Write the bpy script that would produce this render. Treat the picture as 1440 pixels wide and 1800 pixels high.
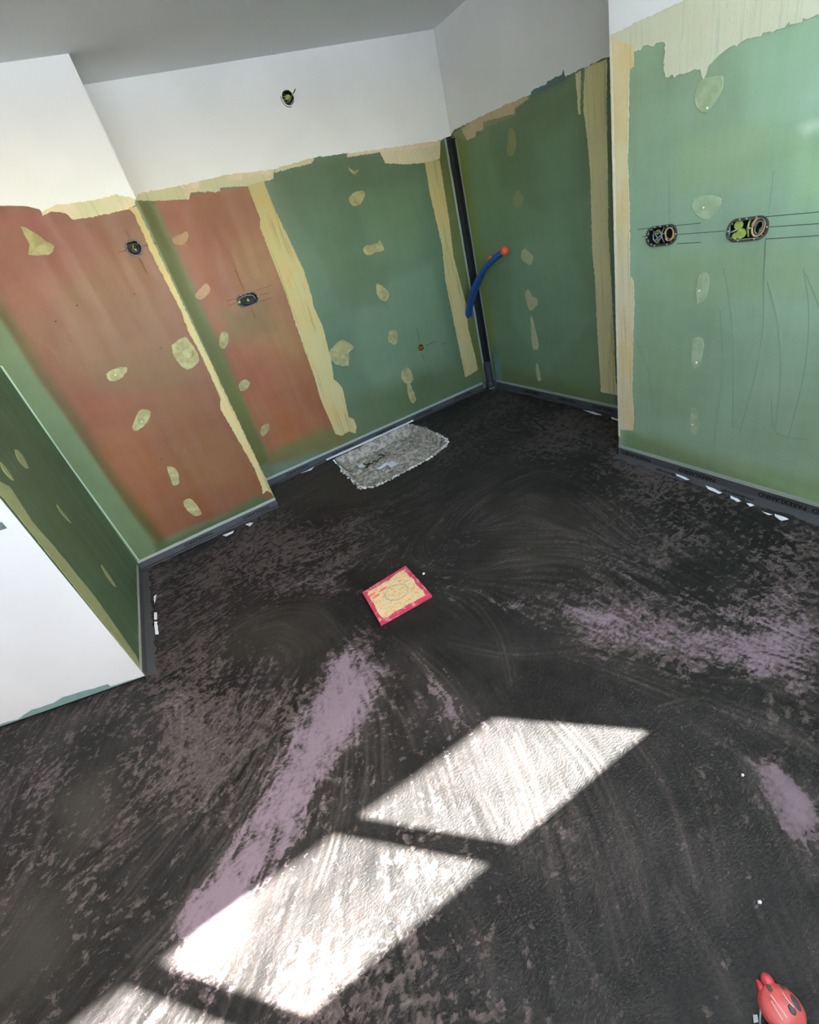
import bpy, bmesh, math, random
import numpy as np
from mathutils import Vector, Matrix
for o in list(bpy.data.objects): bpy.data.objects.remove(o)
S = bpy.context.scene
COL = S.collection
PI = math.pi
rnd = random.Random(7)
rng = np.random.default_rng(5)

# ---------------------------------------------------------------- camera, sky, sun, exposure
cam = bpy.data.cameras.new('camera'); cam.sensor_fit = 'VERTICAL'; cam.sensor_height = 24.0; cam.lens = 11.1359
cam.clip_start = 0.02
camo = bpy.data.objects.new('camera', cam); COL.objects.link(camo)
_r = [[0.845688, -0.474042, -0.245147], [0.439325, 0.357579, 0.824094], [-0.302996, -0.804625, 0.510659]]                      # right, up, back axes of the tilted hand-held camera
camo.matrix_world = Matrix(((_r[0][0], _r[1][0], _r[2][0], 0), (_r[0][1], _r[1][1], _r[2][1], 0),
                            (_r[0][2], _r[1][2], _r[2][2], 1.4928), (0, 0, 0, 1)))
S.camera = camo
S.view_settings.view_transform = 'Standard'; S.view_settings.look = 'None'
S.view_settings.gamma = 1.0; S.view_settings.use_curve_mapping = False
S.view_settings.exposure = 0.0
SUN_EL = math.radians(40)
SUNV = Vector((-.338, .328, -.481*math.tan(SUN_EL))).normalized()      # travel direction of the sunlight
w = bpy.data.worlds.new('sky'); S.world = w; w.use_nodes = True
wn = w.node_tree.nodes; wn.clear()
wo = wn.new('ShaderNodeOutputWorld'); wb = wn.new('ShaderNodeBackground'); sk = wn.new('ShaderNodeTexSky')
sk.sky_type = 'NISHITA'; sk.sun_disc = False; sk.sun_elevation = SUN_EL
sk.sun_rotation = math.atan2(-SUNV.x, -SUNV.y); sk.dust_density = 2.2; sk.ozone_density = 1.0
wb.inputs['Strength'].default_value = 4.9
w.node_tree.links.new(sk.outputs[0], wb.inputs[0]); w.node_tree.links.new(wb.outputs[0], wo.inputs[0])
sun = bpy.data.lights.new('sun', 'SUN'); sun.energy = 235.0; sun.angle = math.radians(.55); sun.color = (1, .985, .97)
suno = bpy.data.objects.new('sun', sun); COL.objects.link(suno); suno.location = (6, -6, 6)
suno.rotation_euler = SUNV.to_track_quat('-Z', 'Y').to_euler()
def portal(loc, rot, sx, sy):                                     # helps sampling the sky through the real openings, gives no light itself
    l = bpy.data.lights.new('opening', 'AREA'); l.shape = 'RECTANGLE'; l.size = sx; l.size_y = sy; l.cycles.is_portal = True
    o = bpy.data.objects.new('opening', l); COL.objects.link(o); o.location = loc; o.rotation_euler = rot
portal((.25, -.66, 1.96), (PI/2, 0, 0), 3.66, .94)

# ---------------------------------------------------------------- plan of the room (metres)
H = 2.5
XS, YS, YB, XC, XR, YR, XL = 0.2624, 3.2619, 3.6711, 2.5414, 2.1033, 1.8419, -0.7185
L1, W1 = Vector((-0.7166,2.1241)), Vector((-1.3849,2.3216))
YW, XD = -.62, -4.5             # glazed wall behind the camera, far wall with the terrace door
class Wall:
    def __init__(s, o, a, b):    # a, b: plan start and end; the room is on side n
        d = Vector(b)-Vector(a); s.len = d.length; s.o = Vector((a[0], a[1], 0)); s.u = Vector((d.x, d.y, 0)).normalized()
        s.n = Vector(o).to_3d(); s.n.z = 0
        s.n = (s.n-s.u*s.n.dot(s.u)).normalized()
    def p(s, u, v, d=0): return s.o+s.u*u+Vector((0, 0, v))+s.n*d
    def frame(s, u, v, d=0):     # local x along the wall (to the right seen from the room), y up, z out of the wall
        x = Vector((0, 0, 1)).cross(s.n)
        m = Matrix((x, (0, 0, 1), s.n)).transposed().to_4x4(); m.translation = s.p(u, v, d); return m
B = Wall((0, -1), (0, YB), (1, YB)); Sx = Wall((0, -1), (0, YS), (1, YS))
RR = Wall((-1, 0), (XC, 0), (XC, 1)); R = Wall((-1, 0), (XR, 0), (XR, 1))
L = Wall((1, 0), (XL, YS), L1); W = Wall((0, -1), L1, W1)
class Floor:                      # same interface for flat things on the floor
    n = Vector((0, 0, 1))
    def p(s, u, v, d=0): return Vector((u, v, d))
F = Floor()

# ---------------------------------------------------------------- helpers
def lin(c): return tuple((x/12.92 if x <= .04045 else ((x+.055)/1.055)**2.4) for x in (c[0]/255, c[1]/255, c[2]/255))
def tag(o, label=None, cat=None, group=None, kind=None):
    for k, v in (('label', label), ('category', cat), ('group', group), ('kind', kind)):
        if v: o[k] = v
    return o
def link(name, me, mat=None, parent=None, smooth=False):
    o = bpy.data.objects.new(name, me); COL.objects.link(o)
    if mat: me.materials.append(mat)
    if smooth: me.polygons.foreach_set('use_smooth', [True]*len(me.polygons))
    if parent: o.parent = parent; o.matrix_parent_inverse = parent.matrix_world.inverted()
    return o
def mesh(name, vs, fs, mat=None, parent=None, smooth=False):
    me = bpy.data.meshes.new(name); me.from_pydata([tuple(v) for v in vs], [], fs); me.update()
    return link(name, me, mat, parent, smooth)
def bmobj(name, bm, mat, parent=None, smooth=False):
    bmesh.ops.recalc_face_normals(bm, faces=bm.faces[:])
    me = bpy.data.meshes.new(name); bm.to_mesh(me); bm.free(); return link(name, me, mat, parent, smooth)
def empty(name, loc, label, cat, group=None):
    o = bpy.data.objects.new(name, None); COL.objects.link(o); o.location = loc; o.empty_display_size = .05
    bpy.context.view_layer.update(); return tag(o, label, cat, group)
def catmull(pts, n=4, closed=True):
    out = []; N = len(pts)
    rngk = range(N) if closed else range(N-1)
    for i in rngk:
        g = (lambda k: pts[k % N]) if closed else (lambda k: pts[max(0, min(N-1, k))])
        a, b, c, d = g(i-1), g(i), g(i+1), g(i+2)
        for k in range(n):
            t = k/n
            out.append(tuple(.5*(2*b[j]+(c[j]-a[j])*t+(2*a[j]-5*b[j]+4*c[j]-d[j])*t*t+(3*b[j]-a[j]-3*c[j]+d[j])*t**3) for j in range(len(b))))
    if not closed: out.append(tuple(pts[-1]))
    return out
def ragged(pts, step=.012, amp=.002, closed=True):
    out = []; N = len(pts)
    for i in range(N if closed else N-1):
        a, b = pts[i], pts[(i+1) % N]; l = math.hypot(b[0]-a[0], b[1]-a[1]); k = max(1, int(l/step))
        for j in range(k):
            t = j/k; q = amp if j or not closed else amp*.5
            out.append((a[0]+(b[0]-a[0])*t+rnd.gauss(0, q), a[1]+(b[1]-a[1])*t+rnd.gauss(0, q)))
    if not closed: out.append(pts[-1])
    return out
def slab(name, wall, pts, th, mat, parent=None, d0=0.0, inset=0.0):
    """a thin raised layer with real thickness and its own outline, lying on a wall or the floor"""
    n = len(pts); cx = sum(p[0] for p in pts)/n; cy = sum(p[1] for p in pts)/n
    top = [(p[0]+(cx-p[0])*inset, p[1]+(cy-p[1])*inset) for p in pts]
    bm = bmesh.new()
    a = [bm.verts.new(wall.p(p[0], p[1], d0)) for p in pts]; b = [bm.verts.new(wall.p(p[0], p[1], d0+th)) for p in top]
    f = bm.faces.new(b)
    for i in range(n): bm.faces.new((a[i], a[(i+1) % n], b[(i+1) % n], b[i]))
    f.normal_update()
    if f.normal.dot(wall.n) < 0: bmesh.ops.reverse_faces(bm, faces=bm.faces[:])
    bmesh.ops.triangulate(bm, faces=[f])
    me = bpy.data.meshes.new(name); bm.to_mesh(me); bm.free(); return link(name, me, mat, parent)
def box(bm, x0, x1, y0, y1, z0, z1, M=None):
    vs = [bm.verts.new((x, y, z)) for x in (x0, x1) for y in (y0, y1) for z in (z0, z1)]
    for q in ((0, 1, 3, 2), (4, 6, 7, 5), (0, 4, 5, 1), (2, 3, 7, 6), (0, 2, 6, 4), (1, 5, 7, 3)): bm.faces.new([vs[i] for i in q])
    if M: bmesh.ops.transform(bm, matrix=M, verts=vs)
    return vs
def tube_bm(bm, pts, r, seg=8, cap=True):
    pts = [Vector(p) for p in pts]; prev = None; rings = []
    for i, p in enumerate(pts):
        t = (pts[min(i+1, len(pts)-1)]-pts[max(i-1, 0)]).normalized()
        a = t.orthogonal().normalized() if prev is None else (prev-t*prev.dot(t)).normalized()
        prev = a; b = t.cross(a); rr = r[i] if isinstance(r, (list, tuple)) else r
        rings.append([bm.verts.new(p+(a*math.cos(2*PI*k/seg)+b*math.sin(2*PI*k/seg))*rr) for k in range(seg)])
    for q, s in zip(rings, rings[1:]):
        for k in range(seg): bm.faces.new((q[k], q[(k+1) % seg], s[(k+1) % seg], s[k]))
    if cap: bm.faces.new(rings[0][::-1]); bm.faces.new(rings[-1])
def tube(name, pts, r, mat, parent=None, seg=8, cap=True):
    bm = bmesh.new(); tube_bm(bm, pts, r, seg, cap); return bmobj(name, bm, mat, parent, True)
def ball(name, c, r, mat, parent=None, sc=(1, 1, 1), M=None, seg=12):
    bm = bmesh.new(); bmesh.ops.create_uvsphere(bm, u_segments=seg, v_segments=seg//2+2, radius=r)
    m = Matrix.Translation(c) @ (M or Matrix.Identity(4)) @ Matrix.Diagonal((*sc, 1))
    bmesh.ops.transform(bm, matrix=m, verts=bm.verts[:]); return bmobj(name, bm, mat, parent, True)
def inpoly(px, py, poly):
    c = np.zeros(px.shape, bool); n = len(poly); j = n-1
    for i in range(n):
        xi, yi = poly[i][:2]; xj, yj = poly[j][:2]
        if yi != yj: c ^= ((yi > py) != (yj > py)) & (px < (xj-xi)*(py-yi)/(yj-yi)+xi)
        j = i
    return c
def dseg(px, py, poly, closed=True):
    d = np.full(px.shape, 1e9); n = len(poly)
    for i in range(n if closed else n-1):
        ax, ay = poly[i][:2]; bx, by = poly[(i+1) % n][:2]; vx, vy = bx-ax, by-ay
        t = np.clip(((px-ax)*vx+(py-ay)*vy)/(vx*vx+vy*vy+1e-12), 0, 1)
        np.minimum(d, np.hypot(px-ax-t*vx, py-ay-t*vy), out=d)
    return d
def soft(px, py, poly, feather):
    """1 inside the outline, falling to 0 over the feather distance across its edge"""
    out = np.zeros(px.shape); xs_ = [p[0] for p in poly]; ys_ = [p[1] for p in poly]
    m = (px > min(xs_)-feather) & (px < max(xs_)+feather) & (py > min(ys_)-feather) & (py < max(ys_)+feather)
    if not m.any(): return out
    x, y = px[m], py[m]; d = dseg(x, y, poly); d = np.where(inpoly(x, y, poly), d, -d)
    t = np.clip(d/feather*.5+.5, 0, 1); out[m] = t*t*(3-2*t); return out
def vnoise(px, py, s, seed=0):
    r = np.random.default_rng(seed).random((64, 64)); x, y = px*s+100, py*s+100
    xi, yi = np.floor(x).astype(int), np.floor(y).astype(int); fx, fy = x-xi, y-yi; fx = fx*fx*(3-2*fx); fy = fy*fy*(3-2*fy)
    g = lambda a, b: r[a % 64, b % 64]
    return (g(xi, yi)*(1-fx)+g(xi+1, yi)*fx)*(1-fy)+(g(xi, yi+1)*(1-fx)+g(xi+1, yi+1)*fx)*fy

# ---------------------------------------------------------------- materials
class NT:
    def __init__(s, name):
        s.m = bpy.data.materials.new(name); s.m.use_nodes = True; s.t = s.m.node_tree; s.b = s.t.nodes['Principled BSDF']
        s.tc = s.t.nodes.new('ShaderNodeTexCoord')
    def n(s, typ, **kw):
        q = s.t.nodes.new('ShaderNode'+typ)
        for k, v in kw.items(): setattr(q, k, v)
        return q
    def l(s, a, b): s.t.links.new(a, b)
    def noise(s, scale, detail=4, rough=.55, vec=None, stretch=None):
        q = s.n('TexNoise'); q.inputs['Scale'].default_value = scale; q.inputs['Detail'].default_value = detail; q.inputs['Roughness'].default_value = rough
        v = vec or s.tc.outputs['Object']
        if stretch:
            mp = s.n('Mapping'); mp.inputs['Scale'].default_value = stretch; s.l(v, mp.inputs['Vector']); v = mp.outputs[0]
        s.l(v, q.inputs['Vector']); return q.outputs['Fac']
    def math(s, op, a, b=None, clamp=False):
        q = s.n('Math', operation=op, use_clamp=clamp)
        for i, v in enumerate((a, b)):
            if v is None: continue
            if isinstance(v, (int, float)): q.inputs[i].default_value = v
            else: s.l(v, q.inputs[i])
        return q.outputs[0]
    def ramp(s, v, lo, hi, a=0., b=1.):
        q = s.n('MapRange', interpolation_type='SMOOTHSTEP'); s.l(v, q.inputs[0])
        for i, x in enumerate((lo, hi, a, b)): q.inputs[i+1].default_value = x
        return q.outputs[0]
    def mix(s, f, a, b, blend='MIX'):
        q = s.n('Mix', data_type='RGBA', blend_type=blend)
        for i, v in ((0, f), (6, a), (7, b)):
            if isinstance(v, (int, float)): q.inputs[i].default_value = v
            elif isinstance(v, tuple): q.inputs[i].default_value = (*v[:3], 1)
            else: s.l(v, q.inputs[i])
        return q.outputs[2]
    def attr(s, name): q = s.n('Attribute', attribute_name=name); return q
    def bump(s, hgt, dist, strength=1.):
        q = s.n('Bump'); q.inputs['Distance'].default_value = dist; q.inputs['Strength'].default_value = strength
        s.l(hgt, q.inputs['Height']); s.l(q.outputs[0], s.b.inputs['Normal'])
    def set(s, color=None, rough=None, spec=None, metal=None):
        for k, v in (('Base Color', color), ('Roughness', rough), ('Specular IOR Level', spec), ('Metallic', metal)):
            if v is None: continue
            if isinstance(v, tuple): s.b.inputs[k].default_value = (*v, 1)
            elif isinstance(v, (int, float)): s.b.inputs[k].default_value = v
            else: s.l(v, s.b.inputs[k])
        return s
def plain(name, c, rough=.6, spec=.4, metal=0., nscale=40., namp=.18, bdist=.0006):
    t = NT(name); c = lin(c); nz = t.noise(nscale, 4)
    col = t.mix(nz, tuple(x*(1-namp) for x in c), tuple(min(1, x*(1+namp)) for x in c))
    t.set(col, rough, spec, metal)
    if bdist: t.bump(t.noise(nscale*2.5, 3), bdist, .6)
    return t.m
def coat_mat(name):              # brushed semi-transparent primer on plasterboard, tint in the 'coat' attribute
    t = NT(name); a = t.attr('coat').outputs['Color']
    st = t.noise(1., 5, .6, stretch=(16, 16, 1.6)); bl = t.noise(2.6, 3, .5); fine = t.noise(140, 3, .6); hz = t.noise(1., 4, .6, stretch=(2.2, 2.2, 9))
    v = t.math('ADD', t.math('ADD', t.math('MULTIPLY', st, .2), t.math('MULTIPLY', bl, .36)), t.math('ADD', t.math('MULTIPLY', fine, .14), t.math('MULTIPLY', hz, .2)))
    g = t.math('ADD', v, .55)
    hs = t.n('HueSaturation'); t.l(a, hs.inputs['Color']); t.l(g, hs.inputs['Value'])
    t.l(t.ramp(bl, .3, .7, .494, .506), hs.inputs['Hue']); t.l(t.ramp(st, .3, .7, 1.04, .96), hs.inputs['Saturation'])
    t.set(hs.outputs[0], t.ramp(st, .3, .7, .42, .6), .35)
    t.bump(t.math('ADD', t.math('MULTIPLY', fine, .5), st), .0012, .5); return t.m
def paint_mat(name, c, var=.06):
    t = NT(name); c = lin(c); n1 = t.noise(2.2, 3, .45); n2 = t.noise(160, 3, .6)
    t.set(t.mix(t.ramp(n1, .35, .65), tuple(x*(1-var) for x in c), c), .7, .2); t.bump(n2, .0008, .35); return t.m
def compound_mat(name, c1, c2, dark):   # skimmed jointing compound, streaked along its length
    t = NT(name); st = t.noise(1., 5, .65, stretch=(60, 60, 2.2)); bl = t.noise(7, 4, .6); fl = t.noise(90, 4, .7)
    col = t.mix(t.ramp(bl, .35, .65), lin(c1), lin(c2)); col = t.mix(t.ramp(st, .52, .72, 0, .55), col, lin(dark)); col = t.mix(t.ramp(fl, .55, .8, 0, .25), col, lin(dark))
    t.set(col, .7, .25); t.bump(t.math('ADD', st, fl), .0012, .7); return t.m
M = {}
M['coat'] = coat_mat('primer_coat')
M['white'] = paint_mat('white_paint', (236, 235, 233))
M['whitew'] = paint_mat('white_paint_dimmed', (194, 191, 187))  # white paint darkened to offset the strong light on the entry wall
M['ceil'] = paint_mat('ceiling_paint', (232, 233, 234), .04)
M['cream'] = compound_mat('joint_compound', (186, 172, 120), (192, 166, 110), (112, 106, 58))
M['creamr'] = compound_mat('joint_compound_right', (216, 200, 160), (214, 190, 138), (150, 140, 100))
M['filler'] = plain('filler', (158, 158, 118), .7, .2, nscale=30, namp=.2)
M['fillerr'] = plain('filler_pale', (166, 180, 140), .7, .2, nscale=30, namp=.14)
M['fillerd'] = plain('filler_dark', (136, 140, 98), .7, .2, nscale=30, namp=.2)
M['under'] = compound_mat('undercoat', (194, 190, 152), (212, 196, 164), (160, 164, 120))
M['pinkskin'] = plain('pink_skim', (216, 196, 172), .7, .2, nscale=20)
M['undr'] = compound_mat('undercoat_right', (204, 202, 172), (208, 206, 180), (164, 178, 148))
M['screw'] = plain('screw_head', (225, 225, 205), .4, .5, bdist=0)
M['fleece'] = plain('fleece', (150, 158, 148), .8, .2, nscale=120)
M['rubber'] = plain('rubber', (70, 70, 72), .55, .4, nscale=60)
M['rubberd'] = plain('rubber_dark', (36, 36, 37), .5, .4, nscale=25, namp=.4)
M['ink'] = plain('ink', (16, 16, 18), .7, .2, bdist=0)
M['paper'] = plain('paper', (226, 228, 232), .6, .3, nscale=80, namp=.06)
M['pencil'] = plain('pencil', (52, 58, 48), .8, .1, bdist=0)
M['pencilr'] = plain('pencil_red', (92, 52, 42), .8, .1, bdist=0)
M['run'] = plain('water_run', (116, 142, 118), .6, .3, bdist=0)
M['boxgrey'] = plain('box_grey', (70, 70, 66), .5, .4, nscale=90, namp=.3)
M['boxdark'] = plain('box_dark', (26, 25, 23), .55, .4)
M['wdark'] = plain('wire_dark', (42, 42, 42), .4, .5, bdist=0)
M['wcream'] = plain('wire_cream', (196, 156, 110), .45, .5, bdist=0)
M['wgrey'] = plain('wire_grey', (128, 130, 124), .45, .5, bdist=0)
M['lime'] = plain('lime', (150, 165, 74), .5, .4, nscale=60, namp=.3)
M['blue'] = plain('blue_sheath', (30, 76, 138), .4, .5, nscale=60, namp=.2)
M['orange'] = plain('orange_cap', (212, 86, 48), .45, .5, nscale=50, namp=.2)
M['brass'] = plain('brass', (170, 104, 34), .4, .5, .3, nscale=50, namp=.4)
M['steel'] = plain('steel', (190, 170, 150), .3, .5, .8, bdist=0)
M['pipe'] = plain('grey_pipe', (60, 61, 60), .4, .5, nscale=25, namp=.25)
def worn(name, a, b, sc, lo, hi, rough=.5):
    t = NT(name); n1 = t.noise(sc, 5, .65); t.set(t.mix(t.ramp(n1, lo, hi), lin(a), lin(b)), rough, .35); t.bump(t.noise(sc*3, 4), .0008, .6); return t.m
M['redtape'] = worn('red_tape', (170, 48, 72), (206, 140, 152), 34, .5, .66, .4)
M['filler'] = worn('filler', (138, 128, 84), (166, 158, 112), 22, .35, .65, .7)
M['fillerr'] = worn('filler_pale', (146, 162, 124), (168, 180, 144), 18, .35, .65, .7)
M['red'] = plain('red_plastic', (178, 74, 72), .4, .5, nscale=30, namp=.16)
M['redd'] = plain('red_plastic_deep', (178, 60, 70), .4, .5, nscale=30, namp=.16)
M['spot'] = plain('grey_spot', (66, 66, 72), .5, .4)
M['ridge'] = plain('ridge_highlight', (244, 214, 206), .35, .5, bdist=0)  # highlight on the casing's ridges put into their colour
M['frame'] = plain('window_frame', (235, 235, 235), .4, .4, bdist=0)
M['outside'] = plain('terrace', (164, 167, 172), .8, .2, nscale=6)
M['beige'] = plain('beige_board', (205, 186, 165), .7, .2)
M['teal'] = plain('teal_primer', (104, 128, 122), .6, .3, nscale=30)
M['gap'] = plain('dark_joint', (20, 18, 16), .8, .2)
def glass_mat():
    t = NT('glass'); t.t.nodes.remove(t.b); tr = t.n('BsdfTransparent'); gl = t.n('BsdfGlossy'); gl.inputs['Roughness'].default_value = .02
    tr.inputs['Color'].default_value = (.95, .97, .96, 1); mx = t.n('MixShader')
    mx.inputs[0].default_value = .07; t.l(tr.outputs[0], mx.inputs[1]); t.l(gl.outputs[0], mx.inputs[2])
    t.l(mx.outputs[0], t.t.nodes['Material Output'].inputs[0]); return t.m
M['glass'] = glass_mat()
def osb_mat():
    t = NT('strand_board'); mp = t.n('Mapping'); mp.inputs['Rotation'].default_value = (0, 0, .6); mp.inputs['Scale'].default_value = (1, 2.6, 1); t.l(t.tc.outputs['Object'], mp.inputs[0])
    vo = t.n('TexVoronoi'); vo.inputs['Scale'].default_value = 62; t.l(mp.outputs[0], vo.inputs['Vector'])
    n1 = t.noise(70, 5, .6); n2 = t.noise(14, 3)
    col = t.mix(vo.outputs['Color'], lin((196, 164, 112)), lin((212, 188, 144))); col = t.mix(t.ramp(n1, .54, .68, 0, .75), col, lin((138, 92, 52)))
    col = t.mix(t.ramp(n2, .45, .7, 0, .5), col, lin((206, 190, 160))); t.set(col, .65, .3); t.bump(n1, .001, .8); return t.m
M['osb'] = osb_mat()
def concrete_mat():
    t = NT('raw_concrete'); n1 = t.noise(30, 8, .7); n2 = t.noise(120, 5, .7); n3 = t.noise(9, 3)
    col = t.mix(t.ramp(n1, .3, .7), lin((104, 97, 84)), lin((214, 205, 190))); col = t.mix(t.ramp(n2, .6, .75, 0, .7), col, lin((206, 200, 190))); col = t.mix(t.ramp(n3, .5, .75, 0, .4), col, lin((96, 84, 66)))
    t.set(col, .9, .2); t.bump(t.math('ADD', n1, n2), .006, 1.); return t.m
M['conc'] = concrete_mat(); M['crumb'] = plain('crumbly_mortar', (206, 200, 190), .9, .2, nscale=120, namp=.35, bdist=.003)
def floor_mat():                 # black levelling coat trowelled thinly over a mauve screed
    t = NT('trowelled_floor'); A = lambda k: t.attr(k).outputs['Fac']
    pk, sm, sk_, gr, ga = A('pink'), A('smooth'), A('streak'), A('groove'), A('grime')
    wv = t.n('TexNoise'); wv.inputs['Scale'].default_value = 6; t.l(t.tc.outputs['Object'], wv.inputs['Vector'])
    vm = t.n('VectorMath', operation='MULTIPLY_ADD'); t.l(wv.outputs['Color'], vm.inputs[0]); vm.inputs[1].default_value = (.06, .06, 0); t.l(t.tc.outputs['Object'], vm.inputs[2])
    n2 = t.noise(62, 6, .66, vm.outputs[0], (1, 1.3, 1)); n1 = t.noise(17, 5, .6, vm.outputs[0]); n3 = t.noise(4, 3)
    fk = A('flake')
    nn = t.math('ADD', t.math('ADD', t.math('MULTIPLY', t.math('SUBTRACT', fk, .5), .55), t.math('MULTIPLY', t.math('SUBTRACT', n1, .5), 1.2)), t.math('MULTIPLY', t.math('SUBTRACT', n2, .5), 1.7))
    amp = t.math('SUBTRACT', 1.0, t.math('MULTIPLY', sm, .8))
    v = t.math('ADD', t.math('ADD', pk, t.math('MULTIPLY', nn, amp)), t.math('MULTIPLY', t.math('SUBTRACT', sk_, .5), .2))
    m = t.math('MULTIPLY', t.ramp(v, .49, .56), t.ramp(v, .45, .95, .55, 1.))
    film = t.ramp(t.math('ADD', pk, t.math('MULTIPLY', t.math('SUBTRACT', n3, .5), .6)), .05, .8, 0, .2)      # thin smeared film around the bare flakes
    n4 = t.noise(30, 8, .74, vm.outputs[0], (1, 1.35, 1))
    v2 = t.math('ADD', t.math('ADD', t.math('MULTIPLY', t.math('SUBTRACT', n4, .5), 3.0), t.math('MULTIPLY', t.math('SUBTRACT', fk, .5), .35)), t.math('ADD', t.math('ADD', t.math('MULTIPLY', pk, .8), A('dens')), t.math('MULTIPLY', t.math('SUBTRACT', n1, .5), 1.2)))
    m2 = t.math('MULTIPLY', t.ramp(t.math('SUBTRACT', v2, t.math('MULTIPLY', sm, .4)), .22, .30), t.ramp(n2, .35, .65, .32, .78))
    mm = t.math('MAXIMUM', t.math('MAXIMUM', m, m2), t.math('MAXIMUM', film, t.math('MULTIPLY', A('smear'), t.ramp(n2, .38, .62, .08, .5))))
    dk = t.mix(t.ramp(t.math('ADD', t.math('MULTIPLY', sk_, .35), t.math('MULTIPLY', n3, .65)), .3, .7), lin((19, 17, 16)), lin((36, 33, 32)))
    dk = t.mix(t.math('MULTIPLY', gr, .6, True), dk, lin((74, 68, 63)))
    dk = t.mix(ga, dk, lin((74, 68, 58)))
    pc = t.mix(t.ramp(m, .2, .9), lin((96, 84, 81)), lin((118, 102, 110)))
    col = t.mix(mm, dk, pc)
    t.set(col, t.ramp(m, 0, 1, .5, .7), .24)
    ve = t.noise(105, 4, .6, vm.outputs[0], (1, 1.6, 1))
    hgt = t.math('ADD', t.math('ADD', t.math('MULTIPLY', ve, .9), t.math('MULTIPLY', t.math('MAXIMUM', m, m2), .5)), t.math('ADD', t.math('MULTIPLY', gr, .6), t.math('MULTIPLY', sk_, .25)))
    t.bump(hgt, .0042, .8); return t.m
M['floor'] = floor_mat()

# ---------------------------------------------------------------- walls
def wall_grid(name, wl, u0, u1, base, layers, holes=(), step=.009, white_from=None, v0=0.0, backing=.12):
    """front face as a fine grid carrying the primer tints, with real cut-outs, plus the body of the wall behind it"""
    nu, nv = int(abs(u1-u0)/step)+1, int((H-v0)/step)+1
    U, V = np.meshgrid(np.linspace(u0, u1, nu), np.linspace(v0, H, nv), indexing='ij')
    c = np.ones((nu, nv, 3))*np.array(lin(base))
    for poly, rgb, fe, op in layers:
        wob = .35*fe; k = soft(U+wob*(vnoise(U, V, 9, 1)-.5), V+wob*(vnoise(U, V, 9, 2)-.5), poly, fe)*op
        c = c*(1-k[..., None])+np.array(lin(rgb))*k[..., None]
    P = np.array(wl.o)[None, None]+U[..., None]*np.array(wl.u)+V[..., None]*np.array((0, 0, 1.))
    idx = np.arange(nu*nv).reshape(nu, nv)
    q = np.stack([idx[:-1, :-1], idx[1:, :-1], idx[1:, 1:], idx[:-1, 1:]], -1).reshape(-1, 4)
    cu, cv = ((U[:-1, :-1]+U[1:, 1:])/2).ravel(), ((V[:-1, :-1]+V[1:, 1:])/2).ravel()
    keep = np.ones(len(q), bool)
    for hp in holes: keep &= ~inpoly(cu, cv, hp)
    q = q[keep]
    e = wl.u*(u1-u0); nrm = e.cross(Vector((0, 0, 1)))
    if nrm.dot(wl.n) < 0: q = q[:, ::-1]
    vs = P.reshape(-1, 3); nb = len(vs)
    body = np.array([tuple(wl.p(u, v, d)) for d in (0, -backing) for u, v in ((u0, v0), (u1, v0), (u1, H), (u0, H))])
    bq = np.array([(4, 5, 6, 7), (0, 1, 5, 4), (1, 2, 6, 5), (2, 3, 7, 6), (3, 0, 4, 7)])+nb
    vs = np.vstack([vs, body]); q = np.vstack([q, bq])
    me = bpy.data.meshes.new(name); me.vertices.add(len(vs)); me.vertices.foreach_set('co', vs.ravel())
    me.loops.add(q.size); me.loops.foreach_set('vertex_index', q.ravel().astype(np.int32)); me.polygons.add(len(q))
    me.polygons.foreach_set('loop_start', np.arange(0, q.size, 4, dtype=np.int32)); me.update(calc_edges=True)
    at = me.attributes.new('coat', 'FLOAT_COLOR', 'POINT'); cc = np.ones((len(vs), 4)); cc[:nb, :3] = c.reshape(-1, 3); cc[nb:, :3] = lin(base)
    at.data.foreach_set('color', cc.ravel().astype(np.float32))
    return tag(link(name, me, M['coat']), kind='structure')
def rrect(w_, h_, r, n=5):
    out = []
    for cx, cy, a in ((w_/2-r, h_/2-r, 0), (-w_/2+r, h_/2-r, PI/2), (-w_/2+r, -h_/2+r, PI), (w_/2-r, -h_/2+r, 3*PI/2)):
        out += [(cx+r*math.cos(a+PI/2*k/n), cy+r*math.sin(a+PI/2*k/n)) for k in range(n+1)]
    return out
BOX_S, BOX_B, BOX_R1, BOX_R2 = [(.145,1.721)][0], [(.687,1.301)][0], [(1.59,1.156)][0], [(1.227,1.142)][0]
HOLE_B, HOLE_O, HOLE_H = [(1.392,2.295)][0], [(1.903,.567)][0], [(2.423,.663)][0]
def at(c, pts): return [(c[0]+x, c[1]+y) for x, y in pts]
circ = lambda r, n=20: [(r*math.cos(2*PI*k/n), r*math.sin(2*PI*k/n)) for k in range(n)]

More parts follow.
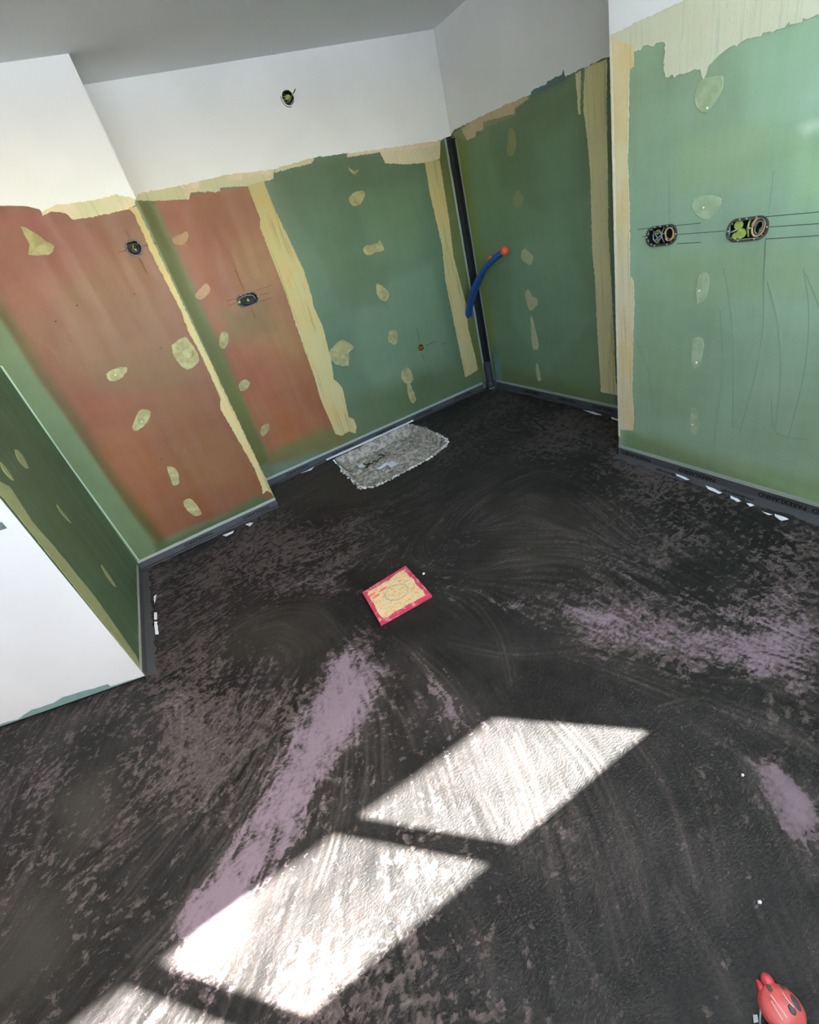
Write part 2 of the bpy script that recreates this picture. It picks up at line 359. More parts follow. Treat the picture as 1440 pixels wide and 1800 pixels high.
# soft tints of the primer over green and fire-red boards, browns toned per wall to offset its light (outlines in wall metres)
GB, RB = (96, 116, 96), (150, 98, 80)
layB = [
 ([(1.115,1.965),(2.527,1.913),(2.536,.051),(.995,.064)], (89,108,82), .05, 1),
 ([(1.109,1.951),(1.819,1.949),(1.924,1.381),(1.274,1.426)], (81,101,75), .05, .7),
 ([(1.554,1.16),(2.165,1.12),(2.185,.275),(1.543,.306),(1.278,.644)], (109,129,99), .07, .6),
 ([(1.287,1.46),(1.797,1.295),(1.69,.955),(1.326,1.063)], (85,99,68), .05, .6),
 ([(1.697,1.722),(2.205,1.655),(2.074,1.185),(1.681,1.246)], (101,122,90), .06, .55),
 ([(1.144,.41),(2.511,.317),(2.511,.06),(1.092,.032)], (85,99,66), .09, .85),
 ([(.381,1.959),(.966,1.916),(1.003,.087),(.385,.158),(.351,.97),(.375,1.586)], (134,85,54), .03, 1),
 ([(.4,1.949),(.574,1.919),(.571,1.359),(.45,1.095)], (143,85,56), .08, .7),
 ([(.713,1.668),(.963,1.609),(.928,.767),(.633,1.035)], (136,98,58), .05, .7),
 ([(.489,1.31),(.812,1.253),(.778,1.069),(.435,1.061)], (112,90,48), .06, .75),
 ([(.435,1.061),(.709,1.01),(.825,.242),(.478,.242)], (139,82,51), .1, .6),
 ([(.353,.173),(.438,.26),(.983,.251),(1.118,.106),(.955,.028)], (101,101,56), .05, .9),
 ([(.178,1.995),(.39,1.957),(.382,1.673),(.392,1.525),(.386,1.242),(.398,.981),(.387,.672),(.374,.189),(.208,.165),(.145,1.042)], (95,99,49), .022, 1),
 ([(2.271,1.802),(2.533,1.895),(2.544,.092),(2.393,.125),(2.396,.652),(2.377,1.191)], (101,106,56), .03, .9),
]
layS = [
 ([(-.393,2.058),(.231,1.904),(.279,.029),(-.075,.103),(-.545,.125),(-.595,.617),(-.596,1.064),(-.603,1.265),(-.595,1.504),(-.608,1.796)], (116,74,47), .03, 1),
 ([(-.432,1.997),(-.087,1.896),(.059,1.758),(-.459,1.538),(-.579,1.684)], (124,72,51), .07, .8),
 ([(-.318,1.984),(-.168,1.939),(-.21,1.912),(-.366,1.947)], (131,69,58), .04, .7),
 ([(-.233,1.642),(.154,1.475),(.099,1.103),(-.31,1.079),(-.484,1.307)], (118,83,51), .05, .7),
 ([(-.362,1.264),(.186,1.21),(.13,.949),(-.378,1.071)], (110,79,45), .04, .7),
 ([(-.504,1.12),(-.23,1.049),(-.312,.422),(-.498,.343),(-.574,.595)], (127,74,46), .1, .6),
 ([(-.135,.977),(.191,.926),(.134,.292),(-.222,.377)], (121,83,50), .05, .6),
 ([(-.608,1.796),(-.595,1.504),(-.603,1.265),(-.596,1.064),(-.595,.617),(-.58,.078),(-.498,.112),(-.543,.62),(-.54,1.083),(-.554,1.285),(-.542,1.535),(-.525,1.85)], (78,74,38), .035, .85),
 ([(-.608,.118),(-.498,.112),(-.098,.106),(.149,.135),(.271,.033),(-.123,-.003),(-.681,.027)], (76,88,54), .035, 1),
 ([(-.661,1.932),(-.593,1.58),(-.595,1.504),(-.603,1.265),(-.596,1.064),(-.589,.798),(-.59,.615),(-.58,.078),(-.722,.012),(-.711,.674),(-.725,1.368),(-.785,1.743)], (97,112,79), .012, 1),
]
layRR = [
 ([(3.632,1.868),(2.236,1.908),(2.188,-.02),(3.516,.086)], (110,132,99), .05, 1),
 ([(3.223,1.856),(2.384,1.875),(2.377,1.377),(2.763,1.282),(3.183,1.509)], (98,118,86), .05, .8),
 ([(2.802,1.714),(2.435,1.733),(2.394,1.114),(2.781,1.151)], (120,146,117), .12, .5),
 ([(3.135,1.147),(2.577,1.148),(2.376,.645),(2.915,.191),(3.245,.62)], (118,144,114), .05, .7),
 ([(3.569,.212),(2.353,.14),(2.188,-.02),(3.523,.059)], (98,114,73), .06, .9),
 ([(3.643,1.922),(3.51,1.901),(3.501,.421),(3.624,.259)], (118,128,67), .03, .9),
 ([(3.559,.316),(3.468,.223),(3.512,.033),(3.599,.02)], (101,137,123), .02, .8),
 ([(2.239,1.909),(2.201,1.907),(2.165,-.036),(2.251,-.033)], (70,88,60), .03, .8),
]
layR = [
 ([(1.877,1.88),(1.066,1.739),(.754,-.044),(1.815,.038)], (136,159,129), .05, 1),
 ([(1.727,1.814),(1.335,1.703),(1.2,1.485),(1.38,1.301),(1.743,1.526)], (138,161,132), .1, .7),
 ([(1.338,1.733),(1.061,1.714),(1.018,1.467),(1.229,1.429)], (148,174,145), .05, .8),
 ([(1.508,1.492),(1.177,1.448),(1.191,1.27),(1.549,1.309)], (142,163,123), .05, .7),
 ([(1.135,1.392),(1,1.362),(.969,1.186),(1.072,1.2)], (150,176,129), .09, .8),
 ([(1.715,.958),(1.411,1.084),(1.225,.621),(1.271,.283),(1.715,.379)], (132,154,118), .05, .75),
 ([(1.684,1.105),(.948,1.065),(.916,.881),(1.478,.904)], (136,157,116), .04, .7),
 ([(1.222,.813),(.913,.862),(.787,.144),(1.083,.215)], (138,161,129), .05, .6),
 ([(1.473,.806),(1.212,.72),(1.207,.179),(1.41,.185)], (134,158,129), .05, .5),
 ([(1.804,.182),(1.289,.155),(.792,.17),(.754,-.044),(1.815,.038)], (127,147,105), .035, .9),
 ([(1.098,1.429),(1.028,1.434),(1.023,1.404),(1.077,1.402)], (180,197,168), .02, .9),
 ([(1.792,.167),(1.503,.126),(.773,.065),(.754,-.044),(1.815,.038)], (108,127,89), .03, .7),
]
layL = [([(.041,1.364),(-.036,.019),(1.099,.008),(1.12,1.022)], (72,92,66), .04, .8)]
wB = wall_grid('wall_back', B, XS-.2, XC, (96,114,90), layB, [at(BOX_B, rrect(.136, .066, .03)), at(HOLE_B, circ(.038)), at(HOLE_O, circ(.026)), at(HOLE_H, circ(.020))])
wS = wall_grid('wall_back_left', Sx, XL, XS, (104,118,88), layS, [at(BOX_S, circ(.035))])
wRR = wall_grid('wall_back_right', RR, YR-.05, YB, (86,106,86), layRR)
wR = wall_grid('wall_right', R, YW, YR, (140,172,146), layR, [at(BOX_R1, rrect(.136, .066, .03)), at(BOX_R2, rrect(.136, .066, .03))])
wL = wall_grid('wall_left', L, 0, L.len, (70,88,64), layL, backing=.004)
def solid(name, boxes, mat, parent=None, kind='structure'):
    bm = bmesh.new()
    for b_ in boxes: box(bm, *b_)
    o = bmobj(name, bm, mat, parent)
    return tag(o, kind=kind) if kind else o
# return faces of the two jogs, hidden from here but part of the room
solid('wall_jog_left', [(XS-.02, XS-.002, YS+.002, YB+.12, 0, H)], M['white'])
solid('wall_jog_right', [(XR+.002, XC+.12, YR-.12, YR-.002, 0, H)], M['white'])
# white-painted wall at the photo's left edge, with a small opening
wl_ = Wall((0, -1), L1, W1)
OP = [(.052,.9)][0]
def wbox(bm, u0, u1, v0, v1, d0, d1):
    vs = [bm.verts.new(wl_.p(u+(.04 if u == 0 and d < -.05 else 0), v, d)) for u in (u0, u1) for v in (v0, v1) for d in (d0, d1)]
    for q in ((0, 1, 3, 2), (4, 6, 7, 5), (0, 4, 5, 1), (2, 3, 7, 6), (0, 2, 6, 4), (1, 5, 7, 3)): bm.faces.new([vs[i] for i in q])
bm = bmesh.new(); UE = 1.9; T_ = -.12
wbox(bm, 0, OP[0], .012, H, T_, 0); wbox(bm, OP[0], OP[0]+.4, .012, OP[1], T_, 0); wbox(bm, OP[0], OP[0]+.4, OP[1]+.5, H, T_, 0); wbox(bm, OP[0]+.4, UE, .012, H, T_, 0)
wW = tag(bmobj('wall_entry', bm, M['teal']), kind='structure')
bm = bmesh.new(); wbox(bm, OP[0]-.01, OP[0]+.41, OP[1]-.01, OP[1]+.51, T_-.02, T_+.03); bmobj('opening_back', bm, M['beige'], wW)
bm = bmesh.new(); wbox(bm, 0, UE, 0, .012, T_, -.006); bmobj('floor_joint', bm, M['gap'], wW)
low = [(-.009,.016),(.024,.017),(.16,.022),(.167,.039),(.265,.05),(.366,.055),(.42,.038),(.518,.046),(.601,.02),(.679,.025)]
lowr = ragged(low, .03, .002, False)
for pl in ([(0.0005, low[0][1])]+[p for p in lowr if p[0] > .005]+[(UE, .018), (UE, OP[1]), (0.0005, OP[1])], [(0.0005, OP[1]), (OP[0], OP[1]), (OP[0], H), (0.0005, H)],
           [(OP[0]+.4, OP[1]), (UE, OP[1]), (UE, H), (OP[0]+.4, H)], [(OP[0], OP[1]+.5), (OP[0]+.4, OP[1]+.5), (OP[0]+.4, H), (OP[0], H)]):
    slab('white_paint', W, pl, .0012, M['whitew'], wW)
E1 = W.p(UE, 0)
solid('wall_far_left', [(XD-.12, XD, YW-.12, 3.2, 0, H)], M['white'])
solid('wall_far_back', [(XD-.12, E1.x+.05, E1.y, E1.y+.12, 0, H)], M['white'])
XW = 2.072-.622*5-.57            # left end of the glazing
solid('wall_rear', [(XD-.12, XW, YW-.06, YW, 0, H), (2.102, XC+.2, YW-.06, YW, 0, H), (XW, 2.102, YW-.06, YW, 0, 1.48), (XW, 2.102, YW-.06, YW, 2.44, H)], M['white'])
ce = solid('ceiling', [(XD-.2, XC+.2, YW-.2, YB+.3, H, H+.12)], M['ceil'])
# glazing behind the camera: a row of six panes made taller for sky light; an added slab outside ends the sun patches
win = solid('window_1', [(XW, 2.102, YW-.05, YW-.02, 1.48, 1.518), (XW, 2.102, YW-.05, YW-.02, 2.42, 2.44)], M['frame'])
for k in range(6):
    x1 = 2.072-.622*k; x0 = x1-.562
    solid('mullion', [(x1, x1+.030 if k == 0 else x1+.060, YW-.05, YW-.02, 1.518, 2.42)], M['frame'], win, None)
    solid('pane', [(x0, x1, YW-.04, YW-.034, 1.518, 2.42)], M['glass'], win, None)
solid('mullion', [(XW, XW+.01, YW-.05, YW-.02, 1.518, 2.42)], M['frame'], win, None)
solid('added_sun_blocker', [(XD-1, XC+3, YW-.05-.494, YW-.061, 2.56, 2.7)], M['white'])  # unseen slab added to keep the sun off the upper panes
solid('terrace_ground', [(-30, 30, -30, 30, -.4, -.3)], M['outside'])

# ---------------------------------------------------------------- floor: fine grid with trowel marks and the cut-out of the drain recess
PIT = [(.842,3.598),(.82,3.336),(.808,3.119),(.793,2.914),(.832,2.888),(.884,2.843),(1.022,2.85),(1.181,2.861),(1.347,2.868),(1.473,2.916),(1.581,2.969),(1.619,3.093),(1.623,3.204),(1.632,3.401),(1.595,3.628),(1.249,3.614)]
gx = np.concatenate([np.arange(-4.6, -1.5, .1), np.arange(-1.5, 2.66, .006)]); gy = np.arange(-.75, 3.76, .006)
X, Y = np.meshgrid(gx, gy, indexing='ij')
CURVES = [                        # sweeps of the trowel (floor metres)
 [(-.417,2.044),(-.225,2.14),(-.022,2.083),(.115,1.925),(.145,1.745)], [(-.494,1.98),(-.272,2.055),(-.08,1.988),(-.023,1.876)],
 [(-.693,1.912),(-.592,1.921),(-.549,1.758),(-.589,1.54),(-.672,1.419),(-.848,1.366)], [(-.644,1.89),(-.579,1.836),(-.601,1.578),(-.712,1.448)], [(-.518,1.768),(-.551,1.483),(-.656,1.36),(-.883,1.31)],
 [(.078,1.486),(.017,1.297),(-.057,1.129),(-.173,.945),(-.283,.825)], [(.134,1.401),(.107,1.193),(.02,.997)], [(.096,1.434),(.058,1.233),(-.015,1.048),(-.098,.911)],
 [(.353,1.402),(.342,1.156),(.291,.962)], [(.326,1.51),(.353,1.402),(.39,1.149),(.367,.941)],
 [(.448,.837),(.389,.675),(.314,.542),(.243,.41),(.176,.307)], [(.399,.85),(.349,.684),(.309,.598)], [(.587,.8),(.582,.707),(.568,.603),(.515,.485),(.464,.388),(.388,.286)],
 [(.72,.598),(.677,.46),(.596,.342),(.532,.268)], [(.445,.593),(.408,.475),(.331,.351),(.272,.267)], [(.251,.747),(.238,.649)],
 [(.872,.627),(.987,.572),(1.027,.474),(1.067,.37),(1.065,.284)], [(.891,.534),(.903,.421),(.886,.341),(.801,.212),(.735,.13)], [(.767,.442),(.711,.36),(.632,.286),(.541,.21)],
 [(1.464,2.13),(1.689,2.075),(1.72,1.869),(1.665,1.608),(1.555,1.301)], [(.806,2.011),(1.108,2.174),(1.465,2.187)], [(.786,2.073),(.677,1.968),(.699,1.776),(.849,1.589)], [(.761,1.985),(.725,1.847),(.82,1.746)],
 [(.847,1.684),(.881,1.586),(1.016,1.536),(1.164,1.348),(1.228,1.115)], [(.975,1.487),(1.195,1.344),(1.224,1.172),(1.17,.981)], [(1.871,2.834),(1.965,2.322),(2.041,1.909)], [(.144,2.67),(.465,2.481),(.886,2.352)],
 [(.2,2.165),(.545,2.225),(.965,2.207)], [(.722,1.417),(.673,1.194),(.569,.997)], [(.498,1.312),(.652,1.097),(.888,.923)], [(1.077,.595),(1.155,.5),(1.186,.344)], [(.778,.985),(.88,.764),(.94,.597)],
 [(-.096,1.636),(-.346,1.437),(-.604,1.277),(-.842,1.139)], [(-.281,1.329),(-.449,1.143),(-.629,1.028),(-.777,.974)], [(-.129,.603),(-.145,.513),(-.171,.441)], [(.034,.609),(.04,.466),(.003,.374)], [(-1.081,1.83),(-1.118,1.515),(-1.198,1.378)],
 [(-.606,1.081),(-.666,.989),(-.778,.946)], [(.476,.293),(.454,.194),(.412,.095)], [(.229,.342),(.213,.261),(.193,.213)], [(1.808,1.219),(1.732,.907),(1.615,.631)], [(2.449,2.598),(2.278,2.123),(2.056,1.639)],
 [(.134,1.401),(.173,1.17),(.148,.996)], [(.969,1.087),(1.01,.925),(1.039,.754)], [(-.557,2.792),(-.275,2.797),(.109,2.985)], [(2.316,3.415),(1.857,3.284),(1.395,2.905)], [(1.302,2.602),(.903,2.538),(.57,2.74)]]
CS = [catmull(c, 6, False) for c in CURVES]
# flow direction from the sweeps, then a line-integral streak field
qs = [(b[0], b[1], b[0]-a[0], b[1]-a[1]) for c in CS for a, b in zip(c, c[1:])]
fx_ = np.arange(-2.8, 2.8, .05); fy_ = np.arange(-.85, 3.9, .05); FX, FY = np.meshgrid(fx_, fy_, indexing='ij')
c2 = np.zeros(FX.shape); s2 = np.zeros(FX.shape)
for x_, y_, dx, dy in qs:
    a = 2*math.atan2(dy, dx); wgt = 1/((FX-x_)**2+(FY-y_)**2+.004)**1.6*math.hypot(dx, dy); c2 += wgt*math.cos(a); s2 += wgt*math.sin(a)
ang = np.arctan2(s2, c2)/2
ux = np.arange(-1.6, 2.72, .006); uy = np.arange(-.8, 3.82, .006); UX, UY = np.meshgrid(ux, uy, indexing='ij')
def samp(a, x, y, x0, y0, st):
    i = np.clip((x-x0)/st, 0, a.shape[0]-1.001); j = np.clip((y-y0)/st, 0, a.shape[1]-1.001); ii, jj = i.astype(int), j.astype(int); p, q = i-ii, j-jj
    return (a[ii, jj]*(1-p)+a[ii+1, jj]*p)*(1-q)+(a[ii, jj+1]*(1-p)+a[ii+1, jj+1]*p)*q
cs_, sn_ = np.cos(2*ang), np.sin(2*ang)
A_ = np.arctan2(samp(sn_, UX, UY, -2.8, -.85, .05), samp(cs_, UX, UY, -2.8, -.85, .05))/2
noise_ = rng.random(UX.shape); acc = noise_.copy(); DX, DY = np.cos(A_)*.006, np.sin(A_)*.006
for sgn in (1, -1):
    px, py = UX.copy(), UY.copy(); pdx, pdy = DX*sgn, DY*sgn
    for k in range(14):
        px += pdx; py += pdy
        i = np.clip(((px+1.6)/.006+.5).astype(int), 0, UX.shape[0]-1); j = np.clip(((py+.8)/.006+.5).astype(int), 0, UX.shape[1]-1)
        acc += noise_[i, j]; dx, dy = DX[i, j], DY[i, j]; fl = np.where(dx*pdx+dy*pdy < 0, -1, 1); pdx, pdy = dx*fl, dy*fl
acc = (acc-acc.mean())/acc.std()*.2+.5
n2_ = (noise_+np.roll(noise_, 1, 0)+np.roll(noise_, 1, 1)+np.roll(noise_, (1, 1), (0, 1)))/4; ac2 = n2_.copy()
for sgn in (1, -1):
    px, py = UX.copy(), UY.copy()
    for k in range(4):
        px += DX*sgn; py += DY*sgn
        ac2 += n2_[np.clip(((px+1.6)/.006+.5).astype(int), 0, UX.shape[0]-1), np.clip(((py+.8)/.006+.5).astype(int), 0, UX.shape[1]-1)]
flake = samp((ac2-ac2.mean())/ac2.std()*.2+.5, X, Y, -1.6, -.8, .006)
streak = np.clip(samp(acc, X, Y, -1.6, -.8, .006), 0, 1)
pink = .02+.16*(vnoise(X, Y, 2.3, 3)-.4)+.12*(vnoise(X, Y, 6, 4)-.5); smooth = np.zeros(X.shape); grime = np.zeros(X.shape)
PINK = [                          # bare mauve screed: outline, feather, weight, smoothness
 ([(.077,1.586),(.194,1.387),(.058,1.233),(-.091,1.156),(-.283,1.025),(-.397,.954),(-.522,.94),(-.624,.992),(-.515,1.091),(-.327,1.235),(-.126,1.382)], .06, .8, .3),
 ([(-.632,.998),(-.484,.962),(-.491,.843),(-.582,.768),(-.705,.873)], .05, .75, .3), ([(-.33,.669),(-.185,.697),(-.29,.606),(-.413,.603),(-.467,.671)], .06, .35, 0),
 ([(1.058,1.023),(1.165,.9),(1.259,.695),(1.523,.638),(1.517,.51),(1.344,.423),(1.235,.446),(1.175,.511),(1.162,.613),(1.079,.718),(1.011,.849),(.98,.953)], .1, .6, .15),
 ([(1.252,.631),(1.398,.533),(1.245,.451),(1.175,.511)], .06, .25, .3),
 ([(.631,1.666),(.773,1.443),(.987,1.136),(1.058,.981),(.98,.953),(.787,1.26),(.624,1.502)], .06, .42, .1),
 ([(-.079,2.368),(.213,2.203),(.376,1.935),(.347,1.836),(.17,2.081)], .05, .4, .1), ([(.247,1.65),(.309,1.593),(.204,1.494),(.062,1.481),(.055,1.565)], .05, .4, .1),
 ([(.463,2.127),(.823,2.24),(1.108,2.174),(1.023,2.047),(.783,2.036),(.581,2.001)], .08, .42, .6), ([(-.671,3.212),(-.569,3.147),(-.573,2.552),(-.648,2.049),(-.706,2.119)], .05, .5, .85),
 ([(1.889,.819),(2.062,.772),(1.901,.692),(1.862,.762)], .06, .5, .5), ([(2.178,1.858),(2.14,1.632),(1.981,1.579),(1.988,1.737)], .05, .45, .4), ([(2.145,1.749),(2.031,.809),(1.946,.725),(1.963,1.183),(1.989,1.622)], .08, .2, .2),
 ([(.326,1.51),(.425,1.378),(.407,1.134),(.361,.933),(.275,.974),(.286,1.236)], .05, .5, .8), ([(.904,.367),(.955,.309),(.934,.231),(.875,.191),(.764,.15),(.816,.233),(.882,.325)], .03, .85, .9),
 ([(.71,.344),(.705,.297),(.635,.226),(.558,.185),(.563,.22),(.634,.284)], .05, .42, .8), ([(-.683,1.867),(-.566,1.919),(-.537,1.714),(-.643,1.553),(-.726,1.645)], .06, .36, .5),
 ([(-1.176,1.902),(-1.053,1.767),(-1.149,1.72)], .06, .35, .3), ([(-1.369,2.241),(-.908,1.879),(-.731,1.463),(-1.125,1.563),(-1.268,1.734)], .2, .14, 0),
 ([(-.687,2.061),(-.369,1.831),(-.023,1.535),(-.194,1.317),(-.635,1.664)], .15, .14, 0), ([(-.603,3.224),(.379,2.671),(.411,2.012),(-.218,2.331),(-.596,2.698)], .15, .12, 0),
 ([(-.074,1.143),(.42,.94),(.596,.745),(.14,.739),(-.247,.903),(-.563,.891),(-.623,.93)], .2, .18, 0), ([(1.066,1.392),(1.782,.642),(1.388,.445),(.848,.996)], .2, .17, 0),
 ([(-.103,.837),(.219,.576),(.071,.397),(-.316,.542)], .2, .14, 0), ([(.504,.63),(.825,.428),(.506,.286),(.31,.42)], .2, .08, 0), ([(1.222,2.343),(2.111,1.801),(1.837,.79),(1.3,.855),(.924,1.425)], .25, -.04, 0),
 ([(.663,3.087),(1.497,2.749),(2.406,3.531),(2.278,2.123),(1.576,2.211),(.982,2.234)], .2, -.05, 0), ([(.455,2.032),(.677,1.274),(.908,.836),(.748,.675),(.416,1.001),(.361,1.522)], .15, -.16, .2), ([(-.642,1.283),(-.394,1.214),(-.685,.942),(-.955,.98)], .2, -.12, 0),
 ([(.078,1.486),(.259,1.33),(.169,1.032),(-.031,.945),(-.167,.961)], .1, .16, .4), ([(-.392,.778),(-.294,.77),(-.403,.586),(-.465,.624)], .1, .14, 0)]
for poly, fe, wt, smv in PINK:
    k = soft(X, Y, poly, fe*2); pink += k*wt; smooth = np.maximum(smooth, k*smv)
for poly, fe, op in (([(-1.16,1.352),(-1.005,1.319),(-.979,1.076),(-1.142,1.099)], .06, .3), ([(-1.034,1.687),(-.879,1.705),(-.851,1.455),(-.98,1.417)], .04, .35), ([(.927,3.627),(.673,3.501),(.302,3.568),(.17,3.231),(.686,2.813)], .1, .22), ([(-.211,2.208),(.108,1.905),(.02,1.657),(-.343,1.978)], .08, .3), ([(1.401,2),(1.583,1.496),(1.153,1.301),(.9,1.566)], .12, .25)):
    k = soft(X, Y, poly, fe*2); grime += k*op; smooth = np.maximum(smooth, k*.6); pink -= .12*k
dens = .5*(vnoise(X, Y, 2.1, 21)-.5)+.3*(vnoise(X, Y, 5.5, 22)-.5)-.03
smear = np.clip((.6*vnoise(X, Y, 2.7, 23)+.4*vnoise(X, Y, 7, 24)-.44)*4, 0, 1)*np.clip((streak-.36)*3, 0, 1)
for poly, fe, dv, sv in (([(.54,.79),(1.282,.392),(.518,.01),(.154,.238)], .25, -.2, .5), ([(.478,2.008),(.696,1.3),(.922,.824),(.748,.675),(.403,.983),(.384,1.457)], .12, -.25, .4), ([(.776,2.815),(2.5,3.655),(2.278,2.123),(1.639,1.788),(.982,2.234)], .2, -.1, .5),
    ([(-.68,3.141),(.379,2.671),(.411,2.012),(.055,1.757),(-.658,2.121)], .2, .05, 1.3), ([(-1.377,2.283),(-.662,2.04),(-.365,1.575),(-.844,1.209),(-1.198,1.378)], .2, .12, 1), ([(1.477,1.626),(1.946,.725),(1.53,.516),(1.077,.984)], .2, .14, 1),
    ([(.197,1.541),(.353,1.402),(.327,1.016),(.352,.914),(.082,.998),(-.112,1.049)], .12, .05, 1.5), ([(1.256,2.086),(1.683,1.832),(1.516,1.147),(1.091,1.309),(.748,1.856),(.871,2.184)], .15, 0, 1.5), ([(2.523,3.598),(2.331,2.031),(2.111,1.801),(1.852,2.201)], .15, .1, 1.3), ([(.497,3.918),(.776,2.815),(.836,2.413),(.272,2.369),(-.207,3.25)], .15, .1, 1), ([(.434,.957),(.807,.577),(-.388,.587),(-.793,.956)], .1, .0, .25), ([(2.6,3.785),(2.465,2.145),(2.034,1.093),(1.591,1.064),(1.442,2.05),(1.447,2.826)], .15, .16, .8), ([(.302,3.568),(.777,3.509),(.776,2.815),(.982,2.234),(.474,2.151),(-.213,2.732),(-.61,3.068)], .15, .12, .8)):
    k = soft(X, Y, poly, fe*2); dens += k*dv; smear *= 1+k*(sv-1)
groove = np.zeros(X.shape)
for ci, c in enumerate(CS):
    bb = [min(p[0] for p in c)-.1, max(p[0] for p in c)+.1, min(p[1] for p in c)-.1, max(p[1] for p in c)+.1]
    i0, i1 = np.searchsorted(gx, bb[0]), np.searchsorted(gx, bb[1]); j0, j1 = np.searchsorted(gy, bb[2]), np.searchsorted(gy, bb[3])
    xx, yy = X[i0:i1, j0:j1], Y[i0:i1, j0:j1]; fade = .35+.65*vnoise(xx, yy, 7, 11+ci)
    for off, am in ((0, 1.), (.022, .55), (-.03, .4)):
        cc = c if not off else [(p[0]+off*math.cos(ci+k*.05), p[1]+off*math.sin(ci+k*.05)) for k, p in enumerate(c)]
        d = dseg(xx, yy, cc, False); groove[i0:i1, j0:j1] = np.maximum(groove[i0:i1, j0:j1], am*fade*np.clip(1-d/.009, 0, 1))
Zf = np.where(dseg(X, Y, PIT) < .05, 0, 0)
idx = np.arange(X.size).reshape(X.shape)
q = np.stack([idx[:-1, :-1], idx[1:, :-1], idx[1:, 1:], idx[:-1, 1:]], -1).reshape(-1, 4)
q = q[~inpoly(((X[:-1, :-1]+X[1:, 1:])/2).ravel(), ((Y[:-1, :-1]+Y[1:, 1:])/2).ravel(), PIT)]
me = bpy.data.meshes.new('floor'); vs = np.stack([X, Y, Zf], -1).reshape(-1, 3); nb = len(vs)
vs = np.vstack([vs, [(-4.6, -.75, -.1), (2.65, -.75, -.1), (2.65, 3.75, -.1), (-4.6, 3.75, -.1)]]); q = np.vstack([q, [[nb+3, nb+2, nb+1, nb]]])
me.vertices.add(len(vs)); me.vertices.foreach_set('co', vs.ravel()); me.loops.add(q.size); me.loops.foreach_set('vertex_index', q.ravel().astype(np.int32)); me.polygons.add(len(q))
me.polygons.foreach_set('loop_start', np.arange(0, q.size, 4, dtype=np.int32)); me.update(calc_edges=True)
for nm, ar in (('pink', pink), ('smooth', smooth), ('streak', streak), ('flake', flake), ('dens', dens), ('smear', np.clip(smear, 0, 1)), ('groove', groove), ('grime', grime)):
    a_ = me.attributes.new(nm, 'FLOAT', 'POINT'); a_.data.foreach_set('value', np.concatenate([ar.ravel(), np.zeros(4)]).astype(np.float32))
fl_o = tag(link('floor', me, M['floor']), kind='structure')

# rough recess broken into the floor for the shower drain
px0, px1 = min(p[0] for p in PIT)-.05, max(p[0] for p in PIT)+.05; py0, py1 = min(p[1] for p in PIT)-.05, max(p[1] for p in PIT)+.05
qx, qy = np.arange(px0, px1, .008), np.arange(py0, py1, .008); QX, QY = np.meshgrid(qx, qy, indexing='ij')
d = dseg(QX, QY, PIT); d = np.where(inpoly(QX, QY, PIT), d, -d)+.018*(vnoise(QX, QY, 22, 8)-.5)
t_ = np.clip((d-.012)/.055, 0, 1); t_ = t_*t_*(3-2*t_); front = np.clip((QY-(py0+.12))/.2, 0, 1)
QZ = .005-.07*t_+.026*(vnoise(QX, QY, 13, 9)-.5)*t_+.014*(vnoise(QX, QY, 42, 10)-.5)*(t_+.25)
QZ += .006*np.exp(-((d-.004)/.012)**2)
kp = d > -.010+.012*vnoise(QX, QY, 40, 12)
idx = np.arange(QX.size).reshape(QX.shape); q = np.stack([idx[:-1, :-1], idx[1:, :-1], idx[1:, 1:], idx[:-1, 1:]], -1).reshape(-1, 4); kf = kp.ravel()
q = q[kf[q].all(1)]
pit = mesh('drain_recess', [tuple(v-np.array((1.2, 3.28, 0))) for v in np.stack([QX, QY, QZ], -1).reshape(-1, 3)], [tuple(int(i) for i in r) for r in q], M['conc'], None, True)
pit.location = (1.2, 3.28, 0); tag(pit, 'rough grey concrete recess broken into the floor beside the back wall', 'recess')
bpy.context.view_layer.update()
bm = bmesh.new()                   # crumbly lip along the two near edges
lip = [(.82,3.336),(.808,3.119),(.793,2.914),(.832,2.888),(.884,2.843),(1.022,2.85),(1.181,2.861),(1.347,2.868),(1.473,2.916),(1.581,2.969),(1.619,3.093),(1.623,3.204)]
for a, b in zip(lip, lip[1:]):
    k = max(2, int(math.hypot(b[0]-a[0], b[1]-a[1])/.014))
    for j in range(k):
        t = j/k; c = Vector((a[0]+(b[0]-a[0])*t+rnd.gauss(0, .006), a[1]+(b[1]-a[1])*t+rnd.gauss(0, .006), .004)); r_ = rnd.uniform(.006, .013)
        m_ = Matrix.Translation(c) @ Matrix.Rotation(rnd.uniform(0, 6), 4, (rnd.random(), rnd.random(), 1)) @ Matrix.Diagonal((1.3, 1, .7, 1))
        bmesh.ops.create_icosphere(bm, subdivisions=1, radius=r_, matrix=m_)
tag(bmobj('mortar_crumbs', bm, M['crumb'], pit), kind='stuff')

# ---------------------------------------------------------------- paint, compound and filler on the walls
LAY = [0]
def coats(wl, par, kind, polys, th=.0008, d0=.0004, mat=None, step=.01, amp=.0016):
    out = []
    for p in polys:                                    # each layer lies a hair above the one before
        LAY[0] += 1; out.append(slab(kind, wl, ragged(p, step, amp), th+.00004*LAY[0], mat or M['filler'], par, d0))
    return out
